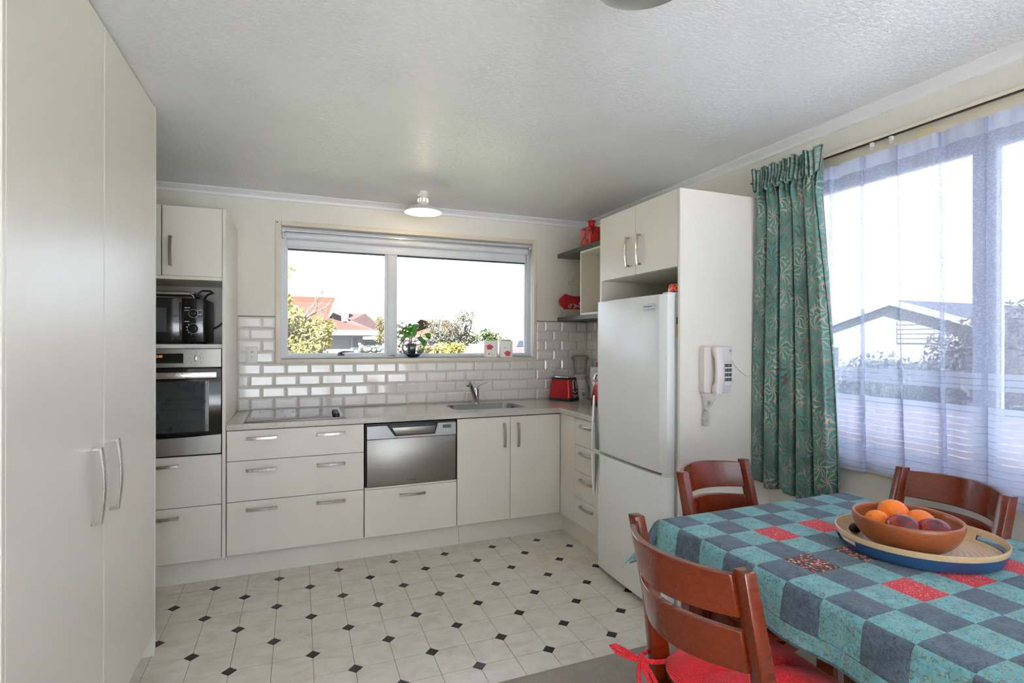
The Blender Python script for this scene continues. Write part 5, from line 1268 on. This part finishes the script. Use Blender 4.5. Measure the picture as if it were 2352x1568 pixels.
# ================================================================== OUTDOORS
GZ = -.45
q = N('lawn'); f = q.noise(q.pos(), 3, 4); q.set(Base_Color=q.ramp(f, [(.3, (.09, .10, .05)), (.7, (.13, .14, .08))]), Roughness=.95); M['lawn'] = q.m
tag(B().box(-60, 90, 4.3, 120, GZ-.2, GZ).box(7, 90, -60, 4.3, GZ-.2, GZ).obj('floor_garden', M['lawn'], None, 0), 'grass outside the windows', kind='structure')
M['reflector'] = plain('pale_reflector', (228, 228, 228), .85, var=.06, vscale=3)
tag(B().box(2.6, 7, -60, 4.3, GZ-.2, GZ).box(-60, 2.6, -60, -3.3, GZ-.2, GZ).obj('floor_reflector', M['reflector'], None, 0), 'added sun-bouncing paving beside the house', kind='structure')  # unseen bright ground, added to bounce sun up to the ceiling
def rooftile(name, c):
    q = N(name); sp_ = q.n('ShaderNodeSeparateXYZ'); q.l(q.n('ShaderNodeNewGeometry').outputs['Position'], sp_.inputs[0]); fr_ = q.math('FRACT', q.math('MULTIPLY', sp_.outputs['Z'], 9)); f = q.noise(q.pos(), 5, 3)
    c = lin(c); q.set(Base_Color=q.mix(q.math('MULTIPLY', fr_, .35), q.ramp(f, [(.3, tuple(x*.85 for x in c)), (.7, c)]), tuple(x*.6 for x in c)), Roughness=.9, Specular_IOR_Level=0.0); return q.m
M['roof1'] = rooftile('terracotta_roof', ext((250, 172, 150), 18)); M['roof2'] = rooftile('dusky_pink_roof', ext((250, 196, 190), 18)); M['roof3'] = rooftile('orange_roof', ext((253, 195, 160), 18)); M['roofg'] = rooftile('grey_roof', ext((196, 204, 228), 22))
M['hwall'] = plain('white_house_wall', ext((250, 250, 252)), .8); M['hwallb'] = plain('blue_grey_wall', ext((196, 212, 228)), .8); M['hglass'] = plain('dark_house_glass', ext((120, 140, 160)), .15); M['fascia'] = plain('white_fascia', ext((255, 255, 255)), .6)
def hip_house(name, lab, x0, x1, y0, y1, ze, zr, ov, wallm, roofm, gable_x=None, wins=()):
    h = thing(name, lab, 'house', ((x0+x1)/2, (y0+y1)/2, GZ))
    B().box(x0, x1, y0, y1, GZ, ze).obj('wall', wallm, h, 0)
    ex0, ex1, ey0, ey1 = x0-ov, x1+ov, y0-ov, y1+ov; ym = (ey0+ey1)/2; hd = (ey1-ey0)/2
    b = B(); bm = b.bm; V = [bm.verts.new(p) for p in ((ex0, ey0, ze), (ex1, ey0, ze), (ex1, ey1, ze), (ex0, ey1, ze), (ex0+hd*.7, ym, zr), (ex1-hd*.7, ym, zr))]
    for f in ((0, 1, 5, 4), (1, 2, 5), (2, 3, 4, 5), (3, 0, 4), (3, 2, 1, 0)): bm.faces.new([V[i] for i in f])
    b.obj('roof', roofm, h, 0)
    B().box(ex0, ex1, ey0-.03, ey0+.03, ze-.10, ze+.03).box(ex1-.03, ex1+.03, ey0, ey1, ze-.10, ze+.03).obj('fascia', M['fascia'], h, 0)
    for (a0, a1, z0, z1) in wins:
        f = thing('window', None, None, ((a0+a1)/2, y0, z0), parent=h)
        B().box(a0, a1, y0-.04, y0+.02, z0, z1).obj('window_frame', M['fascia'], f, 0); B().box(a0+.05, a1-.05, y0-.05, y0-.03, z0+.05, z1-.05).obj('window_pane', M['hglass'], f, 0)
    return h
h1 = hip_house('house', 'white house with terracotta roof behind the yellow tree', -5.5, 1.50, 14.0, 20, 1.62, 2.45, .32, M['hwall'], M['roof1'], wins=((1.20, 1.43, .6, 1.52),))
# raised gable part of that roof, with vent pipe
b = B(); bm = b.bm; V = [bm.verts.new(p) for p in ((-5, 15.2, 2.0), (.70, 15.2, 2.0), (.70, 18.8, 2.0), (-5, 18.8, 2.0), (-5, 17, 2.70), (1.02, 17, 2.70))]
for f in ((0, 1, 5, 4), (2, 3, 4, 5), (0, 4, 3), (1, 2, 5)): bm.faces.new([V[i] for i in f])
b.obj('gable_roof', M['roof1'], h1, 0)
B().cyl((.62, 17, 2.70), (.62, 17, 2.84), .03, n=8).lathe([(.05, 2.84), (.05, 2.9), (0, 2.92)], (.62, 17, 0), 8).obj('vent_pipe', M['charcoal'], h1)
h2 = hip_house('house', 'low blue grey house with dusky pink roof further back', 1.0, 3.5, 24, 30, 1.55, 2.75, .3, M['hwallb'], M['roof2'], wins=((2.6, 3.2, 1.0, 1.4),))
B().box(1.85, 2.15, 26.2, 26.6, 2.3, 2.95).obj('chimney', plain('mauve_brick', ext((190, 176, 206)), .8), h2, 0)
h3 = hip_house('house', 'orange roofed house behind the bare tree', 5.9, 8.4, 27, 33, 1.55, 2.62, .3, M['hwall'], M['roof3'])
# trees
def branchy(b, p, d, L, r, depth, rnd, tips):
    pts = [p]; q_ = p
    for i in range(4):
        d = (d+Vector((rnd.uniform(-.28, .28), rnd.uniform(-.28, .28), rnd.uniform(-.12, .22)))).normalized(); q_ = q_+d*L/4; pts.append(q_)
    b.tube(pts, [r*(1-.12*i) for i in range(5)], 5, cap=False)
    tips.append(pts[-1]); tips.append(pts[2])
    if depth:
        for k in range(rnd.choice((2, 3, 3))):
            nd = (d+Vector((rnd.uniform(-.85, .85), rnd.uniform(-.85, .85), rnd.uniform(-.15, .55)))).normalized()
            branchy(b, pts[rnd.choice((2, 3, 4))], nd, L*rnd.uniform(.6, .82), r*.58, depth-1, rnd, tips)
M['barebark'] = plain('pale_bark', ext((214, 208, 190)), .9); M['bark'] = plain('brown_bark', ext((206, 190, 150)), .9)
bt_ = thing('bare_tree', 'leafless grey tree in the garden outside the right pane', 'tree', (3.92, 14, GZ)); rnd = random.Random(11); b = B(); tips = []
base_ = Vector((3.92, 14, GZ)); b.tube([base_, Vector((3.93, 14, .7)), Vector((3.95, 14, 1.15))], [.12, .10, .09], 8)
for k in range(7): branchy(b, Vector((3.95, 14, 1.05+.02*k)), Vector((math.cos(k*.9+.3)*.9, math.sin(k*.9)*.5, .75)).normalized(), .55, .05, 3, rnd, tips)
b.obj('branches', M['barebark'], bt_, 60); tag(bpy.data.objects[bt_.children[0].name], 'bare twisting branches')
def foliage(cens, n, size, rnd, rad, flat=.6, elong=2.2):
    b = B(); bm = b.bm
    for _ in range(n):
        c = rnd.choice(cens); d = Vector((rnd.gauss(0, 1), rnd.gauss(0, 1), rnd.gauss(0, 1)))
        d = d.normalized()*rad*rnd.random()**.45; p = Vector(c)+Vector((d.x, d.y, d.z*flat)); s = size*rnd.uniform(.6, 1.3)
        u_ = Vector((rnd.uniform(-1, 1), rnd.uniform(-1, 1), rnd.uniform(-1, 1))).normalized(); v_ = u_.cross(Vector((rnd.uniform(-1, 1), rnd.uniform(-1, 1), 1))).normalized()
        bm.faces.new([bm.verts.new(p+u_*s*elong*.5), bm.verts.new(p+v_*s*.4), bm.verts.new(p-u_*s*elong*.5), bm.verts.new(p-v_*s*.4)])
    return b
def leafmat(name, a, b_): 
    q = N(name); f = q.noise(q.pos(), 7, 3); q.set(Base_Color=q.ramp(f, [(.3, lin(a)), (.7, lin(b_))]), Roughness=.9, Specular_IOR_Level=.1)
    tl = q.n('ShaderNodeBsdfTranslucent'); q.l(q.b.inputs['Base Color'].links[0].from_socket, tl.inputs[0]); mx = q.n('ShaderNodeMixShader'); mx.inputs[0].default_value = .5
    q.l(q.b.outputs[0], mx.inputs[1]); q.l(tl.outputs[0], mx.inputs[2]); q.l(mx.outputs[0], q.out.inputs[0]); return q.m
M['yleaf'] = leafmat('yellow_foliage', ext((230, 220, 130), 4.5), ext((255, 236, 130), 4.5)); M['gleaf'] = leafmat('dull_green_foliage', ext((170, 196, 130), 7), ext((215, 232, 170), 7)); M['gold'] = leafmat('gold_conifer', ext((235, 205, 110), 7), ext((255, 235, 160), 7)); M['twig'] = leafmat('fine_twigs', ext((200, 196, 170), 7), ext((232, 228, 200), 7))
foliage(tips, 1600, .035, rnd, .20).obj('fine_twigs', M['twig'], bt_, 0, recalc=False)
foliage([(3.9+.2*k, 14, 1.45) for k in range(-3, 3)], 1500, .05, rnd, .42).obj('inner_twigs', M['twig'], bt_, 0, recalc=False)
for o in bt_.children:
    if 'twig' in o.name: o['kind'] = 'stuff'
yt = thing('yellow_tree', 'bushy tree with yellow flowers outside the left pane', 'tree', (-.25, 8.6, GZ)); rnd = random.Random(5)
b = B(); tips = []; b.tube([(-.25, 8.6, GZ), (-.22, 8.6, .6), (-.2, 8.6, 1.2)], [.09, .075, .06], 8)
for k in range(6): branchy(b, Vector((-.2, 8.6, .9+.12*k)), Vector((math.cos(k*1.1), math.sin(k*1.1)*.6, .5)).normalized(), .45, .03, 2, rnd, tips)
b.obj('branches', M['bark'], yt, 60)
cens = [(-.32, 8.6, 1.95), (-.12, 8.5, 1.72), (.08, 8.55, 1.52), (.22, 8.5, 1.36), (.30, 8.6, 1.56), (-.1, 8.6, 1.35), (-.3, 8.6, 1.6), (.16, 8.5, 1.18), (-.05, 8.5, 1.15), (-.45, 8.6, 2.15)]
o = foliage(cens, 5200, .045, rnd, .24, .8).obj('yellow_blossom', M['yleaf'], yt, 0, recalc=False); o['kind'] = 'stuff'
o = foliage([(-.25, 8.6, 2.36), (-.35, 8.6, 2.3), (-.2, 8.6, 2.46)], 120, .04, rnd, .14).obj('sprigs', M['yleaf'], yt, 0, recalc=False); o['kind'] = 'stuff'
o = foliage([(-.2, 8.4, 1.12), (.1, 8.4, 1.05), (.3, 8.4, 1.08)], 1500, .045, rnd, .22, .5).obj('green_leaves', M['gleaf'], yt, 0, recalc=False); o['kind'] = 'stuff'
def bush(name, lab, cens, n, size, rad, mat, base, cat='shrub', flat=.8, flowers=None, group=None, seed=1):
    t = thing(name, lab, cat, base, group=group); r = random.Random(seed)
    B().tube([base, (base[0], base[1], cens[0][2])], [.03, .015], 6).obj('stem', M['bark'], t)
    o = foliage(cens, n, size, r, rad, flat, 1.6).obj('foliage', mat, t, 0, recalc=False); o['kind'] = 'stuff'
    if flowers:
        b = B()
        for c in flowers[0]: b.sphere(c, flowers[1]*r.uniform(.7, 1.2), 1, 1, .85, 8, 6)
        o = b.obj('flowers', flowers[2], t, 60); o['kind'] = 'stuff'
    return t
bush('golden_conifer', 'small golden conifer left of the window mullion', [(2.9, 21, 1.5), (2.9, 21, 1.75), (2.92, 21, 1.95), (2.9, 21, 2.15)], 900, .07, .20, M['gold'], (2.9, 21, GZ), 'shrub', 1.0)
M['pinkf'] = plain('pink_rose', ext((255, 210, 220)), .7); M['whitef'] = plain('white_rose', ext((255, 250, 250)), .7); M['oranf'] = plain('orange_flower', ext((255, 190, 140)), .7)
r = random.Random(21)
bush('rose_bush', 'pink and white flowering rose bush below the left pane', [(.98, 9.2, 1.12), (1.1, 9.2, 1.15), (1.18, 9.2, 1.2)], 500, .05, .16, M['gleaf'], (1.2, 9.2, GZ), flowers=([(r.uniform(.86, 1.32), 9.05, r.uniform(1.12, 1.34)) for _ in range(26)], .035, M['whitef']), seed=2)
bush('rose_bush', 'pink flowering rose bush behind the glass bowl', [(1.58, 9, 1.3), (1.7, 9, 1.25), (1.65, 9, 1.5), (1.57, 9, 1.6)], 700, .05, .16, M['gleaf'], (1.6, 9, GZ), flowers=([(r.uniform(1.48, 1.85), 8.85, r.uniform(1.15, 1.66)) for _ in range(34)], .04, M['pinkf']), seed=3)
bush('flower_bush', 'low bush of orange flowers right of the glass bowl', [(2.0, 9.4, 1.2), (2.2, 9.4, 1.16), (2.4, 9.4, 1.16)], 500, .05, .15, M['yleaf'], (2.2, 9.4, GZ), flowers=([(r.uniform(1.9, 2.4), 9.25, r.uniform(1.12, 1.32)) for _ in range(18)], .03, M['oranf']), seed=4)
bush('shrub', 'yellow green shrub at the foot of the bare tree', [(3.42, 12.5, 1.18), (3.2, 12.5, 1.2), (3.6, 12.5, 1.2)], 700, .06, .20, M['yleaf'], (3.4, 12.5, GZ), seed=5)
bush('shrub', 'pale green shrub right of the bare tree', [(5.15, 15, 1.55), (5.4, 15, 1.48), (4.8, 15, 1.4)], 700, .07, .26, M['gleaf'], (5.1, 15, GZ), seed=6)
def fence(name, lab, p0, p1, z0, z1, n, mat, post=True):
    p0, p1 = Vector(p0), Vector(p1); d = (p1-p0); t = thing(name, lab, 'fence', ((p0.x+p1.x)/2, (p0.y+p1.y)/2, GZ)); an = math.atan2(d.y, d.x); w_ = d.length/n
    b = B().box(-w_/2+.006, w_/2-.006, -.012, .012, 0, z1-z0, .004, 1); me = bpy.data.meshes.new('paling'); b.bm.to_mesh(me); b.bm.free(); me.materials.append(mat)
    for i in range(n):
        p = p0+d*(i+.5)/n; o_ = link_mesh('paling', me, t, (p.x, p.y, z0), rot=('Z', an))
    m = Matrix.Translation(p0) @ Matrix.Rotation(an, 4, 'Z')
    for zz in (z0+.2, z1-.25): B().box(0, d.length, .014, .05, zz, zz+.07).xf(m).obj('rail', mat, t, 0)
M['fencer'] = plain('red_brown_fence', ext((222, 170, 168)), .8, var=.15); M['fencew'] = plain('white_fence', ext((228, 228, 226)), .7)
fence('fence', 'red brown paling fence behind the roses', (1.45, 13.0, 0), (3.45, 13.2, 0), GZ, 1.27, 18, M['fencer'])
fence('fence', 'red brown paling fence right of the bare tree', (4.1, 13.2, 0), (4.95, 13.2, 0), GZ, 1.28, 8, M['fencer'])
fence('fence', 'white paling fence beside the bare tree', (3.75, 12.2, 0), (4.05, 12.2, 0), GZ, 1.32, 3, M['fencew'])
pl_ = thing('power_pole', 'thin pale power pole far beyond the canisters', 'pole', (11.1, 28, GZ)); B().cyl((11.1, 28, GZ), (11.1, 28, 2.6), .09, .07, 8).obj('pole', M['hwall'], pl_); B().box(10.5, 11.7, 27.95, 28.05, 2.1, 2.2).obj('crossarm', M['hwall'], pl_, 0)
# parked red car
cx_, cy_ = 11.2, 26.5; cr_ = thing('car', 'red car parked beyond the right canister', 'car', (cx_, cy_, GZ))
M['carred'] = plain('washed_out_red_paint', ext((245, 170, 165)), .3)  # overexposed daylight painted into the red as paleness
zc_ = .25
B().prism([(-2.0, zc_+.25), (-2.05, zc_+.7), (-1.3, zc_+.82), (-.75, zc_+1.22), (.7, zc_+1.25), (1.3, zc_+.85), (2.0, zc_+.75), (2.05, zc_+.3), (1.9, zc_+.2), (-1.9, zc_+.2)], 'Y', -.8, .8, .06, 2).xf(Matrix.Translation((cx_, cy_, 0))).obj('body', M['carred'], cr_)
B().prism([(-.7, zc_+.85), (-.55, zc_+1.16), (.55, zc_+1.17), (.95, zc_+.87)], 'Y', -.82, .82).xf(Matrix.Translation((cx_, cy_, 0))).obj('side_window', M['hglass'], cr_, 0)
for x in (-1.25, 1.3):
    for y in (-.75, .75): B().cyl((cx_+x, cy_+y-.1, zc_+.22), (cx_+x, cy_+y+.1, zc_+.22), .33, n=18).obj('wheel', M['rubber'], cr_)
tag(B().box(9, 14, 24.5, 28.5, GZ, zc_-.1).obj('driveway', plain('concrete', ext((235, 235, 235)), .9), None, 0), 'raised concrete driveway under the parked car', kind='structure')
# ---- seen through the net curtain
h4 = thing('house', 'white gabled house seen through the net curtain', 'house', (18, 10.2, GZ))
B().prism([(6.6, GZ), (13.8, GZ), (13.8, 1.35), (10.2, 2.42), (6.6, 1.15)], 'X', 16, 24).obj('wall', M['hwall'], h4, 0)
B().prism([(10.2, 2.60), (10.2, 2.42), (6.0, 1.0), (6.0, 1.16)], 'X', 15.85, 24.2).obj('roof', M['roofg'], h4, 0); B().prism([(10.2, 2.60), (10.2, 2.42), (14.4, 1.12), (14.4, 1.28)], 'X', 15.85, 24.2).obj('roof', M['roofg'], h4, 0)
B().prism([(10.2, 2.62), (10.2, 2.44), (6.0, 1.02), (6.0, 1.18)], 'X', 15.78, 15.85).prism([(10.2, 2.62), (10.2, 2.44), (14.4, 1.14), (14.4, 1.30)], 'X', 15.78, 15.85).obj('bargeboard', M['fascia'], h4, 0)
for i in range(7): B().box(15.97, 16.0, 8.6+.0, 10.1, 1.35+i*.13, 1.46+i*.13).obj('weatherboard', M['hwall'], h4, 0) if 1.46+i*.13 < 2.0 else None
for y0 in (11.8, 7.9):
    wv_ = thing('window', None, None, (16, y0+.3, .6), parent=h4); B().box(15.94, 16, y0, y0+.7, .5, 1.28).obj('window_frame', M['fascia'], wv_, 0); B().box(15.92, 15.95, y0+.07, y0+.63, .57, 1.21).obj('window_pane', M['hglass'], wv_, 0)
M['hedge'] = leafmat('hedge_green', ext((96, 116, 120), 7), ext((150, 170, 175), 7)); M['dktree'] = leafmat('dark_tree', ext((90, 92, 90), 7), ext((150, 140, 130), 7))
hd = thing('hedge', 'rounded green hedge in front of the white house', 'hedge', (10.5, 6.7, GZ)); r = random.Random(9)
B().tube([(10.5, 6.7, GZ), (10.5, 6.7, .9)], [.06, .03], 6).obj('stem', M['bark'], hd)
o = foliage([(10.5+.1*math.sin(k), 5.6+k*.22, .55+.10*math.sin(k*1.3)) for k in range(10)]+[(10.5, 5.7+k*.22, .1) for k in range(9)], 16000, .045, r, .62, .9).obj('foliage', M['hedge'], hd, 0, recalc=False); o['kind'] = 'stuff'
B().sphere((10.5, 6.6, .3), .8, .6, 1.5, .85, 16, 10).obj('inner_mass', M['hedge'], hd)
dk = thing('dark_tree', 'large dark tree at the right behind the net curtain', 'tree', (9.2, 3.9, GZ))
B().tube([(9.2, 3.9, GZ), (9.2, 3.9, 1.2)], [.14, .08], 8).obj('trunk', M['bark'], dk)
o = foliage([(9.2, 3.3+.25*k, 1.2+.28*math.sin(k*2.1)) for k in range(7)]+[(9.2, 3.4+.25*k, .7) for k in range(6)], 16000, .05, r, .55, 1.0).obj('foliage', M['dktree'], dk, 0, recalc=False); o['kind'] = 'stuff'
B().sphere((9.3, 3.9, .9), .9, .7, 1.0, .95, 16, 10).obj('inner_mass', M['dktree'], dk)
fence('fence', 'low brick red fence seen through the net curtain', (6.6, 5.4, 0), (6.6, 2.6, 0), GZ, .62, 20, M['fencer'])
